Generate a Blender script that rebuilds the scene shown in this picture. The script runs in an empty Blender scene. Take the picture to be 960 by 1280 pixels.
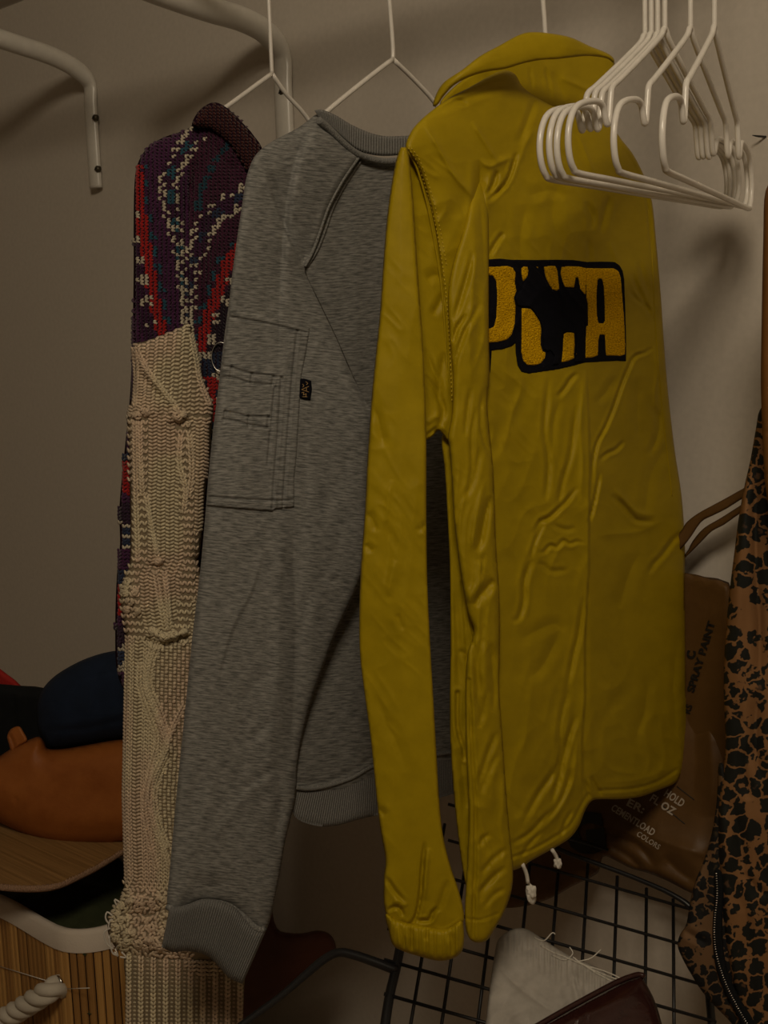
import bpy, bmesh, math, random
import numpy as np
from mathutils import Vector, Matrix
random.seed(7); RNG = np.random.default_rng(7)
scene = bpy.context.scene
COL = scene.collection
# ------------------------------------------------------------------ camera
F = 1500.0
CAM = np.array([0.0, -1.4, 1.3])
YAW, PITCH, ROLL = math.radians(42), math.radians(-8), math.radians(2)
r0 = np.array([math.cos(YAW), math.sin(YAW), 0.0])
f0 = np.array([-math.sin(YAW), math.cos(YAW), 0.0])
FW = f0 * math.cos(PITCH) + np.array([0, 0, 1.0]) * math.sin(PITCH)
u0_ = np.cross(r0, FW)
RT = r0 * math.cos(ROLL) - u0_ * math.sin(ROLL)
UP = r0 * math.sin(ROLL) + u0_ * math.cos(ROLL)
cd = bpy.data.cameras.new('camera'); cam = bpy.data.objects.new('camera', cd); COL.objects.link(cam)
cd.sensor_fit = 'VERTICAL'; cd.sensor_height = 36.0; cd.lens = 36.0 * F / 1280.0
cd.clip_start = 0.02
M4 = Matrix(((RT[0], UP[0], -FW[0], CAM[0]), (RT[1], UP[1], -FW[1], CAM[1]), (RT[2], UP[2], -FW[2], CAM[2]), (0, 0, 0, 1)))
cam.matrix_world = M4
scene.camera = cam
# ------------------------------------------------------------------ light and exposure
w = bpy.data.worlds.new('world'); scene.world = w; w.use_nodes = True
w.node_tree.nodes['Background'].inputs[0].default_value = (0.9, 0.78, 0.62, 1)
w.node_tree.nodes['Background'].inputs[1].default_value = 0.02
def area(name, loc, target, size, power, col):
    l = bpy.data.lights.new(name, 'AREA'); l.shape = 'DISK'; l.size = size; l.energy = power; l.color = col
    o = bpy.data.objects.new(name, l); COL.objects.link(o); o.location = loc
    o.rotation_euler = (Vector(target) - Vector(loc)).to_track_quat('-Z', 'Y').to_euler()
    return o
area('ceiling_lamp', (0.25, -1.75, 2.45), (-0.8, -0.3, 1.1), 0.45, 15.5, (1.0, 0.84, 0.62))
scene.view_settings.view_transform = 'Standard'; scene.view_settings.look = 'None'
scene.view_settings.gamma = 1.0; scene.view_settings.use_curve_mapping = False
scene.view_settings.exposure = 0.0
# ------------------------------------------------------------------ helpers: pixels of a traced outline to points on real planes
def ray(u, v):
    u = np.asarray(u, float); v = np.asarray(v, float)
    a = (u - 480) / F; b = (640 - v) / F
    return FW + a[..., None] * RT + b[..., None] * UP
def at(u, v, d):
    return CAM + ray(u, v) * np.asarray(d, float)[..., None]
class Plane:
    """vertical-ish plane; az turns its normal from +x (0) to -y (90); lean tips it"""
    def __init__(s, P0, az, lean=0.0):
        a = math.radians(az); l = math.radians(lean)
        s.n = np.array([math.cos(a) * math.cos(l), -math.sin(a) * math.cos(l), math.sin(l)])
        s.P = np.array(P0, float); s.k = float((s.P - CAM) @ s.n)
    def __call__(s, u, v):
        return s.k / (ray(u, v) @ s.n)
def on_x(u, v, x): r = ray(u, v); return CAM + r * ((x - CAM[0]) / r[0])
def on_y(u, v, y): r = ray(u, v); return CAM + r * ((y - CAM[1]) / r[1])
def on_z(u, v, z): r = ray(u, v); return CAM + r * ((z - CAM[2]) / r[2])
def dpt(P): return float((np.array(P) - CAM) @ FW)
def smooth_poly(pts, n=4, closed=True):
    P = np.array(pts, float); N = len(P); out = []
    rng_ = range(N) if closed else range(N - 1)
    for i in rng_:
        if closed: a, b, c, d = P[i - 1], P[i], P[(i + 1) % N], P[(i + 2) % N]
        else: a, b, c, d = P[max(i - 1, 0)], P[i], P[i + 1], P[min(i + 2, N - 1)]
        for k in range(n):
            t = k / n
            out.append(0.5 * ((2 * b) + (-a + c) * t + (2 * a - 5 * b + 4 * c - d) * t * t + (-a + 3 * b - 3 * c + d) * t ** 3))
    if not closed: out.append(P[-1])
    return np.array(out)
def seg_dist(U, V, P, closed):
    """distance to polyline, nearest point, running arc parameter and side"""
    A = P if closed else P[:-1]; B = np.roll(P, -1, 0) if closed else P[1:]
    L = np.hypot(*(B - A).T); cum = np.concatenate([[0], np.cumsum(L)[:-1]]); tot = max(L.sum(), 1e-9)
    best = np.full(U.shape, 1e9); nx = np.zeros_like(U); ny = np.zeros_like(U); arc = np.zeros_like(U); side = np.zeros_like(U)
    for a, b, l, c in zip(A, B, L, cum):
        if l < 1e-9: continue
        d = (b - a) / l
        t = np.clip((U - a[0]) * d[0] + (V - a[1]) * d[1], 0, l)
        x = a[0] + d[0] * t; y = a[1] + d[1] * t
        q = (U - x) ** 2 + (V - y) ** 2
        m = q < best
        best = np.where(m, q, best); nx = np.where(m, x, nx); ny = np.where(m, y, ny); arc = np.where(m, c + t, arc)
        side = np.where(m, d[0] * (V - a[1]) - d[1] * (U - a[0]), side)
    return np.sqrt(best), nx, ny, arc / tot, side, tot
def inside(U, V, P):
    r = np.zeros(U.shape, bool); x0, y0 = P[-1]
    for x1, y1 in P:
        if y0 != y1:
            c = ((y1 > V) != (y0 > V)) & (U < (x0 - x1) * (V - y1) / (y0 - y1) + x1)
            r ^= c
        x0, y0 = x1, y1
    return r
# numpy value noise
def _hash(ix, iy, s):
    h = (ix.astype(np.int64) * 374761393 + iy.astype(np.int64) * 668265263 + s * 1442695041) & 0xFFFFFFFF
    h = ((h ^ (h >> 13)) * 1274126177) & 0xFFFFFFFF
    return ((h ^ (h >> 16)) & 0xFFFF) / 65535.0
def vnoise(x, y, s=0):
    ix = np.floor(x); iy = np.floor(y); fx = x - ix; fy = y - iy
    fx = fx * fx * fx * (fx * (fx * 6 - 15) + 10); fy = fy * fy * fy * (fy * (fy * 6 - 15) + 10)
    a = _hash(ix, iy, s); b = _hash(ix + 1, iy, s); c = _hash(ix, iy + 1, s); d = _hash(ix + 1, iy + 1, s)
    return (a + (b - a) * fx) * (1 - fy) + (c + (d - c) * fx) * fy - 0.5
def ridged(x, y, s=0):
    return 0.5 - np.abs(vnoise(x, y, s)) * 2
def smoothstep(x): x = np.clip(x, 0, 1); return x * x * (3 - 2 * x)
def creases(U, V, lst):
    """lst: (kind, pts, width px, amount m). v valley, r ridge, s step (amount raises the left side when walking down)"""
    h = np.zeros_like(U)
    for c in lst:
        kind, pts, wd, amp = c[:4]
        P = np.array(pts, float)
        lo = P.min(0) - 4 * wd - 6; hi = P.max(0) + 4 * wd + 6
        m = (U > lo[0]) & (U < hi[0]) & (V > lo[1]) & (V < hi[1])
        if not m.any(): continue
        Ps = smooth_poly(P, 4, False) if len(P) > 2 else P
        d, _, _, t, sd, _t = seg_dist(U[m], V[m], Ps, False)
        tp = np.clip(np.minimum(t, 1 - t) / 0.22, 0, 1) ** 0.7
        if kind == 'V' or kind == 'R': tp = 1.0; kind = kind.lower()
        if kind == 'v':
            e = -amp * np.exp(-(d / wd) ** 1.05) + 0.30 * amp * np.exp(-((d - 2.1 * wd) / wd) ** 2)
        elif kind == 'r':
            e = amp * np.exp(-(d / wd) ** 1.25)
        else:
            e = amp * np.exp(-d / wd) * smoothstep(sd / 2.5 + 0.5) - 0.25 * amp * np.exp(-d / (wd * .6)) * (sd < 0)
        h[m] += e * tp
    return h
# ------------------------------------------------------------------ mesh helpers
def link(name, me, mats, parent=None, origin=None):
    ob = bpy.data.objects.new(name, me); COL.objects.link(ob)
    for m in (mats if isinstance(mats, (list, tuple)) else [mats]): me.materials.append(m)
    if parent is not None: ob.parent = parent
    elif origin is not None: ob.location = origin
    return ob
def mesh_np(name, V, Q, mats, parent=None, uv=None, smooth=True, col=None, T=None, origin=None):
    """V (n,3) world, Q (m,4) quads, T (k,3) triangles"""
    V = np.asarray(V, float)
    org = np.array(parent['_o']) if parent is not None else (np.array(origin) if origin is not None else np.array([V[:, 0].mean(), V[:, 1].mean(), V[:, 2].min()]))
    me = bpy.data.meshes.new(name)
    nq = 0 if Q is None else len(Q); nt = 0 if T is None else len(T)
    idx = np.concatenate([np.asarray(Q, np.int32).ravel() if nq else np.zeros(0, np.int32), np.asarray(T, np.int32).ravel() if nt else np.zeros(0, np.int32)]).astype(np.int32)
    me.vertices.add(len(V)); me.vertices.foreach_set('co', (V - org).astype(np.float32).ravel())
    me.loops.add(len(idx)); me.loops.foreach_set('vertex_index', idx)
    me.polygons.add(nq + nt)
    st = np.concatenate([np.arange(nq) * 4, nq * 4 + np.arange(nt) * 3]).astype(np.int32)
    me.polygons.foreach_set('loop_start', st)
    if smooth: me.polygons.foreach_set('use_smooth', np.ones(nq + nt, bool))
    if uv is not None:
        l = me.uv_layers.new(name='UVMap'); l.data.foreach_set('uv', np.asarray(uv, np.float32)[idx].ravel())
    if col is not None:
        c = me.color_attributes.new('yarn', 'FLOAT_COLOR', 'POINT')
        c.data.foreach_set('color', np.concatenate([col, np.ones((len(col), 1))], 1).astype(np.float32).ravel())
    me.update(calc_edges=True); me.validate()
    return link(name, me, mats, parent, org)
def tag(o, label=None, cat=None, group=None, kind=None):
    if label: o['label'] = label
    if cat: o['category'] = cat
    if group: o['group'] = group
    if kind: o['kind'] = kind
    return o
def thing(name, loc, label, cat, group=None):
    o = bpy.data.objects.new(name, None); COL.objects.link(o); o.location = loc; o.empty_display_size = 0.05
    o['_o'] = [float(c) for c in loc]
    return tag(o, label, cat, group)
def piece(name, poly, depth, mats, parent=None, cell=2.4, edge_px=8, edge=0.004, bulge=0.0, bulge_px=60, back=0.006, folds=None, cr=(), smooth=4, ang=0.0, bscale=1.0, origin=None):
    """a cloth or leather piece: outline traced, lying on the plane `depth`, with thickness, rounded edges and modelled folds.
    Returns (object, surface function)."""
    P = smooth_poly(poly, smooth) if smooth > 1 else np.array(poly, float)
    lo = P.min(0); hi = P.max(0)
    nx = int((hi[0] - lo[0]) / cell) + 3; ny = int((hi[1] - lo[1]) / cell) + 3
    gx = lo[0] - cell + np.arange(nx + 1) * cell; gy = lo[1] - cell + np.arange(ny + 1) * cell
    U, V = np.meshgrid(gx, gy); cx = U[:-1, :-1] + cell / 2; cy = V[:-1, :-1] + cell / 2
    keep = inside(cx, cy, P)
    cnt = np.zeros(U.shape, int)
    for a in (0, 1):
        for b in (0, 1): cnt[a:a + keep.shape[0], b:b + keep.shape[1]] += keep
    used = cnt > 0; border = used & (cnt < 4)
    d, px, py, _, _, _ = seg_dist(U[used], V[used], P, True)
    uu = U[used]; vv = V[used]; bd = border[used]
    uu = np.where(bd, px, uu); vv = np.where(bd, py, vv); dd = np.where(bd, 0, d)
    def height(u, v, dist):
        e = np.clip(dist / edge_px, 0, 1); h = edge * np.sqrt(np.clip(1 - (1 - e) ** 2, 0, 1))
        if bulge: b_ = np.clip(dist / bulge_px, 0, 1); h = h + bulge * np.sqrt(np.clip(1 - (1 - b_) ** 2, 0, 1))
        fade = smoothstep(dist / (edge_px * 0.8 + 1e-6)) * 0.85 + 0.15
        f = 0
        if folds is not None: f = f + folds(u, v)
        if len(cr): f = f + creases(u, v, cr)
        return h + f * fade
    def surf(u, v):
        u = np.atleast_1d(np.asarray(u, float)); v = np.atleast_1d(np.asarray(v, float))
        dist = seg_dist(u, v, P, True)[0]
        dist = np.where(inside(u, v, P), dist, 0)
        return depth(u, v) - height(u, v, dist)
    h = height(uu, vv, dd)
    D0 = depth(uu, vv)
    # border verts share front/back position but keep low frequency fold height
    Df = D0 - h
    idx = -np.ones(U.shape, int); idx[used] = np.arange(used.sum())
    q = np.stack([idx[:-1, :-1][keep], idx[1:, :-1][keep], idx[1:, 1:][keep], idx[:-1, 1:][keep]], 1)
    n = len(uu)
    e = np.clip(dd / (edge_px * 1.2), 0, 1)
    Db = Df + (h * 0 + back) * np.sqrt(np.clip(1 - (1 - e) ** 2, 0, 1)) * 1.0 + np.where(bd, 0, 0.0)
    if bulge: Db = Db + bulge * bscale * np.sqrt(np.clip(1 - (1 - np.clip(dd / bulge_px, 0, 1)) ** 2, 0, 1)) * 2
    Vf = at(uu, vv, Df); Vb = at(uu, vv, Db)
    bmap = np.where(bd, np.arange(n), n + np.arange(n))
    VV = np.concatenate([Vf, Vb]); qb = bmap[q][:, ::-1]
    ca, sa = math.cos(math.radians(ang)), math.sin(math.radians(ang))
    uvs = np.stack([(uu * ca + vv * sa) / 100, (-uu * sa + vv * ca) / 100], 1); uvs = np.concatenate([uvs, uvs])
    Q = np.concatenate([q, qb])
    usedv = np.zeros(2 * n, bool); usedv[Q.ravel()] = True
    remap = np.cumsum(usedv) - 1
    ob = mesh_np(name, VV[usedv], remap[Q], mats, parent, uvs[usedv], origin=origin)
    return ob, surf
def tube(name, pts, rad, mat, parent=None, seg=12, smooth=4, closed=False, flat=None, origin=None):
    """round bar through 3D points; rad a number or one per point; flat = (axis, factor) squashes the section"""
    P = np.array(pts, float)
    R = np.full(len(P), rad) if np.isscalar(rad) else np.array(rad, float)
    if smooth > 1:
        Q = smooth_poly(np.concatenate([P, R[:, None]], 1), smooth, closed); P = Q[:, :3]; R = Q[:, 3]
    n = len(P)
    T = (np.roll(P, -1, 0) - np.roll(P, 1, 0)) if closed else np.gradient(P, axis=0)
    T /= np.linalg.norm(T, axis=1)[:, None] + 1e-12
    a = np.array([0, 0, 1.0]) if abs(T[0][2]) < 0.9 else np.array([1.0, 0, 0])
    N = np.zeros_like(P); x = np.cross(T[0], a); x /= np.linalg.norm(x)
    for i in range(n):
        x = x - T[i] * (x @ T[i]); x /= np.linalg.norm(x); N[i] = x
    B = np.cross(T, N)
    th = np.arange(seg) * 2 * math.pi / seg
    V = P[:, None] + R[:, None, None] * (np.cos(th)[None, :, None] * N[:, None] + np.sin(th)[None, :, None] * B[:, None])
    if flat is not None:
        ax = np.array(flat[0], float); f = flat[1]
        dv = V - P[:, None]; ff = np.broadcast_to(np.asarray(f, float), (n,)) if np.isscalar(f) else np.interp(np.linspace(0, 1, n), np.linspace(0, 1, len(f)), f)
        V = V + (dv @ ax)[..., None] * ax * (ff[:, None, None] - 1)
    V = V.reshape(-1, 3); Q = []
    m = n if closed else n - 1
    for i in range(m):
        j = (i + 1) % n
        for k in range(seg):
            k2 = (k + 1) % seg; Q.append((i * seg + k, i * seg + k2, j * seg + k2, j * seg + k))
    Tt = []
    if not closed:
        V = np.concatenate([V, P[:1], P[-1:]]); c0 = n * seg; c1 = c0 + 1
        for k in range(seg):
            k2 = (k + 1) % seg; Tt.append((c0, k2, k)); Tt.append((c1, (n - 1) * seg + k, (n - 1) * seg + k2))
    arc = np.concatenate([[0], np.cumsum(np.linalg.norm(np.diff(P, axis=0), axis=1))])
    uv = np.stack([np.tile(np.arange(seg) / seg, n), np.repeat(arc * 10, seg)], 1)
    if not closed: uv = np.concatenate([uv, uv[:1], uv[-1:]])
    return mesh_np(name, V, np.array(Q), mat, parent, uv, T=np.array(Tt) if Tt else None, origin=origin)
def box(name, lo, hi, mat, parent=None, bevel=0.0, rot=None, origin=None):
    bm = bmesh.new(); bmesh.ops.create_cube(bm, size=1)
    lo = np.array(lo, float); hi = np.array(hi, float); c = (lo + hi) / 2; s = hi - lo
    for v in bm.verts: v.co = Vector([v.co[i] * s[i] for i in range(3)])
    if bevel: bmesh.ops.bevel(bm, geom=bm.edges[:], offset=bevel, segments=2, affect='EDGES')
    if rot is not None: bmesh.ops.rotate(bm, verts=bm.verts[:], cent=(0, 0, 0), matrix=rot)
    org = np.array(parent['_o']) if parent is not None else c
    bmesh.ops.translate(bm, verts=bm.verts[:], vec=Vector(c - org))
    me = bpy.data.meshes.new(name); bm.to_mesh(me); bm.free()
    return link(name, me, mat, parent, org)
# pooled small blobs (stitches, threads) : positions given in outline pixels over a surface
class Blobs:
    def __init__(s, rings=4, seg=6):
        s.c = []; s.rings = rings; s.seg = seg
    def add(s, u, v, L, W, ang, col, H=None, lift=0.0):
        s.c.append((u, v, L, W, ang, W if H is None else H, lift, *col))
    def build(s, name, surf, mat, parent, kind='stuff', label=None):
        A = np.array(s.c, float); n = len(A)
        D = surf(A[:, 0], A[:, 1]); e = 2.0
        Du = (surf(A[:, 0] + e, A[:, 1]) - surf(A[:, 0] - e, A[:, 1])) / (2 * e)
        Dv = (surf(A[:, 0], A[:, 1] + e) - surf(A[:, 0], A[:, 1] - e)) / (2 * e)
        lim = 0.0022; Du = np.clip(Du, -lim, lim); Dv = np.clip(Dv, -lim, lim)
        px = D / F
        t = np.linspace(-1, 1, s.rings + 2)[1:-1]; th = np.arange(s.seg) * 2 * math.pi / s.seg
        tt = np.concatenate([[-1], np.repeat(t, s.seg), [1]])
        rr = np.concatenate([[0], np.repeat(np.sqrt(1 - np.abs(t) ** 2.6), s.seg), [0]])
        cc = np.concatenate([[0], np.tile(np.cos(th), s.rings), [0]]); ss = np.concatenate([[0], np.tile(np.sin(th), s.rings), [0]])
        lx = tt[None] * A[:, 2:3]; ly = (rr * cc)[None] * A[:, 3:4]; lz = (rr * ss)[None] * A[:, 5:6]
        ca = np.cos(A[:, 4:5]); sa = np.sin(A[:, 4:5])
        du = lx * ca - ly * sa; dv = lx * sa + ly * ca
        dep = D[:, None] + Du[:, None] * du + Dv[:, None] * dv - (lz + A[:, 6:7]) * px[:, None] + 0.25 * (tt[None] ** 2) * A[:, 5:6] * px[:, None]
        V = at((A[:, 0:1] + du).ravel(), (A[:, 1:2] + dv).ravel(), dep.ravel())
        m = len(tt); q = []; tr = []
        for r in range(s.rings - 1):
            for k in range(s.seg):
                k2 = (k + 1) % s.seg; q.append((1 + r * s.seg + k, 1 + r * s.seg + k2, 1 + (r + 1) * s.seg + k2, 1 + (r + 1) * s.seg + k))
        for k in range(s.seg):
            k2 = (k + 1) % s.seg; tr.append((0, 1 + k2, 1 + k)); b = 1 + (s.rings - 1) * s.seg; tr.append((m - 1, b + k, b + k2))
        off = (np.arange(n) * m)[:, None, None]
        Q = (np.array(q)[None] + off).reshape(-1, 4); T = (np.array(tr)[None] + off).reshape(-1, 3)
        col = np.repeat(A[:, 7:10], m, 0)
        o = mesh_np(name, V, Q, mat, parent, T=T, col=col)
        if kind: o['kind'] = kind
        if label: o['label'] = label
        return o
def polyline_pts(P, step, smooth=4):
    P = smooth_poly(P, smooth, False) if smooth > 1 else np.array(P, float)
    L = np.concatenate([[0], np.cumsum(np.hypot(*np.diff(P, axis=0).T))]); n = max(2, int(L[-1] / step))
    s = np.linspace(0, L[-1], n); x = np.interp(s, L, P[:, 0]); y = np.interp(s, L, P[:, 1])
    a = np.arctan2(np.gradient(y), np.gradient(x))
    return x, y, a, s
def px_tube(name, pts, surf, rad, mat, parent, lift=0.0, seg=6, step=4, kind=None, origin=None):
    x, y, a, s = polyline_pts(pts, step)
    D = surf(x, y) - lift
    return tube(name, at(x, y, D), rad, mat, parent, seg=seg, smooth=1, origin=origin)
# ------------------------------------------------------------------ materials
def new_mat(name):
    m = bpy.data.materials.new(name); m.use_nodes = True
    nt = m.node_tree; return m, nt, nt.nodes['Principled BSDF']
def fabric(name, c1, c2, rough=0.8, scale=(1, 1), noise=8, bump=0.15, bscale=60, sheen=0.0, coord='UV', spec=0.3, detail=3, contrast=0.0, bdist=0.002, weave=None):
    m, nt, b = new_mat(name); N = nt.nodes; L = nt.links
    tc = N.new('ShaderNodeTexCoord'); mp = N.new('ShaderNodeMapping'); L.new(tc.outputs[coord], mp.inputs[0])
    mp.inputs['Scale'].default_value = (scale[0], scale[1], 1)
    n = N.new('ShaderNodeTexNoise'); n.inputs['Scale'].default_value = noise; n.inputs['Detail'].default_value = detail; n.inputs['Roughness'].default_value = 0.65
    L.new(mp.outputs[0], n.inputs['Vector'])
    r = N.new('ShaderNodeValToRGB'); r.color_ramp.elements[0].position = 0.3 + contrast; r.color_ramp.elements[1].position = 0.7 - contrast
    r.color_ramp.elements[0].color = (*c1, 1); r.color_ramp.elements[1].color = (*c2, 1)
    L.new(n.outputs[0], r.inputs[0]); L.new(r.outputs[0], b.inputs['Base Color'])
    b.inputs['Roughness'].default_value = rough; b.inputs['Specular IOR Level'].default_value = spec
    if sheen: b.inputs['Sheen Weight'].default_value = sheen; b.inputs['Sheen Roughness'].default_value = 0.5
    if bump:
        n2 = N.new('ShaderNodeTexNoise'); n2.inputs['Scale'].default_value = bscale; n2.inputs['Detail'].default_value = 2
        L.new((mp if weave is None else tc).outputs[0 if weave is None else coord], n2.inputs['Vector'])
        bp = N.new('ShaderNodeBump'); bp.inputs['Strength'].default_value = bump; bp.inputs['Distance'].default_value = bdist
        L.new(n2.outputs[0], bp.inputs['Height']); L.new(bp.outputs[0], b.inputs['Normal'])
    return m
def yarn_mat(name, rough=0.9):
    m, nt, b = new_mat(name); N = nt.nodes; L = nt.links
    a = N.new('ShaderNodeAttribute'); a.attribute_name = 'yarn'
    tc = N.new('ShaderNodeTexCoord')
    n = N.new('ShaderNodeTexNoise'); n.inputs['Scale'].default_value = 900; n.inputs['Detail'].default_value = 2; L.new(tc.outputs['Object'], n.inputs['Vector'])
    mx = N.new('ShaderNodeMix'); mx.data_type = 'RGBA'; mx.blend_type = 'MULTIPLY'; mx.inputs[0].default_value = 0.6
    rr = N.new('ShaderNodeValToRGB'); rr.color_ramp.elements[0].color = (0.5, 0.5, 0.5, 1); rr.color_ramp.elements[1].color = (1.3, 1.3, 1.3, 1)
    L.new(n.outputs[0], rr.inputs[0]); L.new(a.outputs['Color'], mx.inputs[6]); L.new(rr.outputs[0], mx.inputs[7]); L.new(mx.outputs[2], b.inputs['Base Color'])
    b.inputs['Roughness'].default_value = rough; b.inputs['Specular IOR Level'].default_value = 0.15
    b.inputs['Sheen Weight'].default_value = 0.15
    bp = N.new('ShaderNodeBump'); bp.inputs['Strength'].default_value = 0.5; bp.inputs['Distance'].default_value = 0.0008
    L.new(n.outputs[0], bp.inputs['Height']); L.new(bp.outputs[0], b.inputs['Normal'])
    return m
def leopard_mat(name, base=(0.25, 0.125, 0.05), dark=(0.012, 0.013, 0.011), mid=(0.10, 0.055, 0.03), sc=4.6):
    m, nt, b = new_mat(name); N = nt.nodes; L = nt.links
    tc = N.new('ShaderNodeTexCoord')
    n = N.new('ShaderNodeTexNoise'); n.inputs['Scale'].default_value = 9; n.inputs['Detail'].default_value = 2; L.new(tc.outputs['UV'], n.inputs['Vector'])
    ad = N.new('ShaderNodeMix'); ad.data_type = 'RGBA'; ad.blend_type = 'LINEAR_LIGHT'; ad.inputs[0].default_value = 0.075
    L.new(tc.outputs['UV'], ad.inputs[6]); L.new(n.outputs['Color'], ad.inputs[7])
    v = N.new('ShaderNodeTexVoronoi'); v.feature = 'F1'; v.inputs['Scale'].default_value = sc; v.inputs['Randomness'].default_value = 0.85; L.new(ad.outputs[2], v.inputs['Vector'])
    v2 = N.new('ShaderNodeTexVoronoi'); v2.feature = 'DISTANCE_TO_EDGE'; v2.inputs['Scale'].default_value = sc; v2.inputs['Randomness'].default_value = 0.85; L.new(ad.outputs[2], v2.inputs['Vector'])
    r1 = N.new('ShaderNodeValToRGB'); r1.color_ramp.elements[0].position = 0.05; r1.color_ramp.elements[1].position = 0.075   # edges -> tan
    r1.color_ramp.elements[0].color = (*base, 1); r1.color_ramp.elements[1].color = (*dark, 1)
    L.new(v2.outputs['Distance'], r1.inputs[0])
    r2 = N.new('ShaderNodeValToRGB'); r2.color_ramp.elements[0].position = 0.10; r2.color_ramp.elements[1].position = 0.19
    r2.color_ramp.elements[0].color = (1, 1, 1, 1); r2.color_ramp.elements[1].color = (0, 0, 0, 1); L.new(v.outputs['Distance'], r2.inputs[0])
    ms = N.new('ShaderNodeMath'); ms.operation = 'MULTIPLY'; L.new(r2.outputs[0], ms.inputs[0])
    gt = N.new('ShaderNodeMath'); gt.operation = 'GREATER_THAN'; gt.inputs[1].default_value = 0.5
    sp = N.new('ShaderNodeSeparateColor'); L.new(v.outputs['Color'], sp.inputs[0]); L.new(sp.outputs[0], gt.inputs[0]); L.new(gt.outputs[0], ms.inputs[1])
    r3 = N.new('ShaderNodeValToRGB'); r3.color_ramp.elements[0].position = 0.63; r3.color_ramp.elements[1].position = 0.67
    r3.color_ramp.elements[0].color = (0, 0, 0, 1); r3.color_ramp.elements[1].color = (1, 1, 1, 1); L.new(v.outputs['Distance'], r3.inputs[0])
    m3 = N.new('ShaderNodeMix'); m3.data_type = 'RGBA'; L.new(r3.outputs[0], m3.inputs[0]); L.new(r1.outputs[0], m3.inputs[6]); m3.inputs[7].default_value = (*base, 1)
    mx = N.new('ShaderNodeMix'); mx.data_type = 'RGBA'; L.new(ms.outputs[0], mx.inputs[0]); L.new(m3.outputs[2], mx.inputs[6]); mx.inputs[7].default_value = (*mid, 1)
    L.new(mx.outputs[2], b.inputs['Base Color']); b.inputs['Roughness'].default_value = 0.75; b.inputs['Specular IOR Level'].default_value = 0.25
    return m
def plain(name, c, rough=0.5, metal=0.0, spec=0.5, bump=0.0, bscale=80, bdist=0.001, coat=0.0):
    m, nt, b = new_mat(name); b.inputs['Base Color'].default_value = (*c, 1); b.inputs['Roughness'].default_value = rough
    b.inputs['Metallic'].default_value = metal; b.inputs['Specular IOR Level'].default_value = spec
    N = nt.nodes; L = nt.links
    tc = N.new('ShaderNodeTexCoord'); n = N.new('ShaderNodeTexNoise'); n.inputs['Scale'].default_value = bscale; n.inputs['Detail'].default_value = 4
    L.new(tc.outputs['Object'], n.inputs['Vector'])
    r = N.new('ShaderNodeValToRGB'); r.color_ramp.elements[0].color = (*[x * 0.9 for x in c], 1); r.color_ramp.elements[1].color = (*[x * 1.1 for x in c], 1)
    L.new(n.outputs[0], r.inputs[0]); L.new(r.outputs[0], b.inputs['Base Color'])
    if bump:
        bp = N.new('ShaderNodeBump'); bp.inputs['Strength'].default_value = bump; bp.inputs['Distance'].default_value = bdist
        L.new(n.outputs[0], bp.inputs['Height']); L.new(bp.outputs[0], b.inputs['Normal'])
    if coat: b.inputs['Coat Weight'].default_value = coat
    return m
M = {}
M['wall'] = plain('wall_paint', (0.60, 0.545, 0.475), 0.85, spec=0.2, bump=0.15, bscale=120, bdist=0.0006)
M['floor'] = plain('floor_wood', (0.30, 0.22, 0.15), 0.6)
M['ceil'] = plain('ceiling_paint', (0.7, 0.67, 0.6), 0.9, spec=0.2)
M['enamel'] = plain('white_enamel', (0.66, 0.63, 0.57), 0.28, spec=0.5)
M['hanger'] = plain('hanger_coating', (0.78, 0.74, 0.68), 0.25, spec=0.55)
M['screw'] = plain('dull_screw', (0.10, 0.085, 0.06), 0.45, metal=0.8)
M['yellow'] = fabric('mustard_nylon', (0.345, 0.244, 0.0015), (0.41, 0.290, 0.003), rough=0.52, noise=3, bump=0.12, bscale=160, spec=0.2, bdist=0.0006, sheen=0.0)
M['yellow_thread'] = plain('mustard_thread', (0.62, 0.45, 0.03), 0.6)
M['chenille'] = fabric('gold_chenille', (0.40, 0.20, 0.002), (0.95, 0.56, 0.006), rough=0.95, noise=55, bump=0.9, bscale=55, spec=0.02, bdist=0.0025)
M['felt'] = plain('black_felt', (0.006, 0.006, 0.010), 0.95, spec=0.1, bump=0.6, bscale=900, bdist=0.0008)
M['grey'] = fabric('heather_grey_jersey', (0.105, 0.105, 0.100), (0.31, 0.305, 0.288), rough=0.95, scale=(7, 50), noise=1.0, bump=0.35, bscale=6.0, spec=0.05, detail=6, contrast=0.08, bdist=0.0007, sheen=0.1)
M['grey_rib'] = fabric('heather_grey_rib', (0.15, 0.148, 0.142), (0.24, 0.235, 0.225), rough=0.95, scale=(40, 40), noise=1.2, bump=0.3, bscale=4, spec=0.1, bdist=0.0006)
M['thread'] = plain('dark_grey_thread', (0.06, 0.058, 0.055), 0.9, spec=0.1)
M['tan_thread'] = plain('tan_embroidery_thread', (0.42, 0.26, 0.10), 0.7)
M['yarn'] = yarn_mat('coloured_wool_yarn')
M['knit_dark'] = plain('dark_plum_knit_backing', (0.020, 0.006, 0.014), 0.95, spec=0.05)
M['knit_cream'] = plain('cream_knit_backing', (0.24, 0.19, 0.125), 0.95, spec=0.05)
M['steel'] = plain('steel', (0.55, 0.53, 0.5), 0.22, metal=1.0)
M['leopard'] = leopard_mat('leopard_print')
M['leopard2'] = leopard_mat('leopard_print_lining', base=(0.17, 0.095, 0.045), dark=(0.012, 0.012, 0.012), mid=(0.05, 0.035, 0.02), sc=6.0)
M['tan_leather'] = fabric('tan_brown_leather', (0.095, 0.046, 0.012), (0.120, 0.060, 0.018), rough=0.5, noise=3, bump=0.15, bscale=40, spec=0.3, bdist=0.0008)
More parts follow.
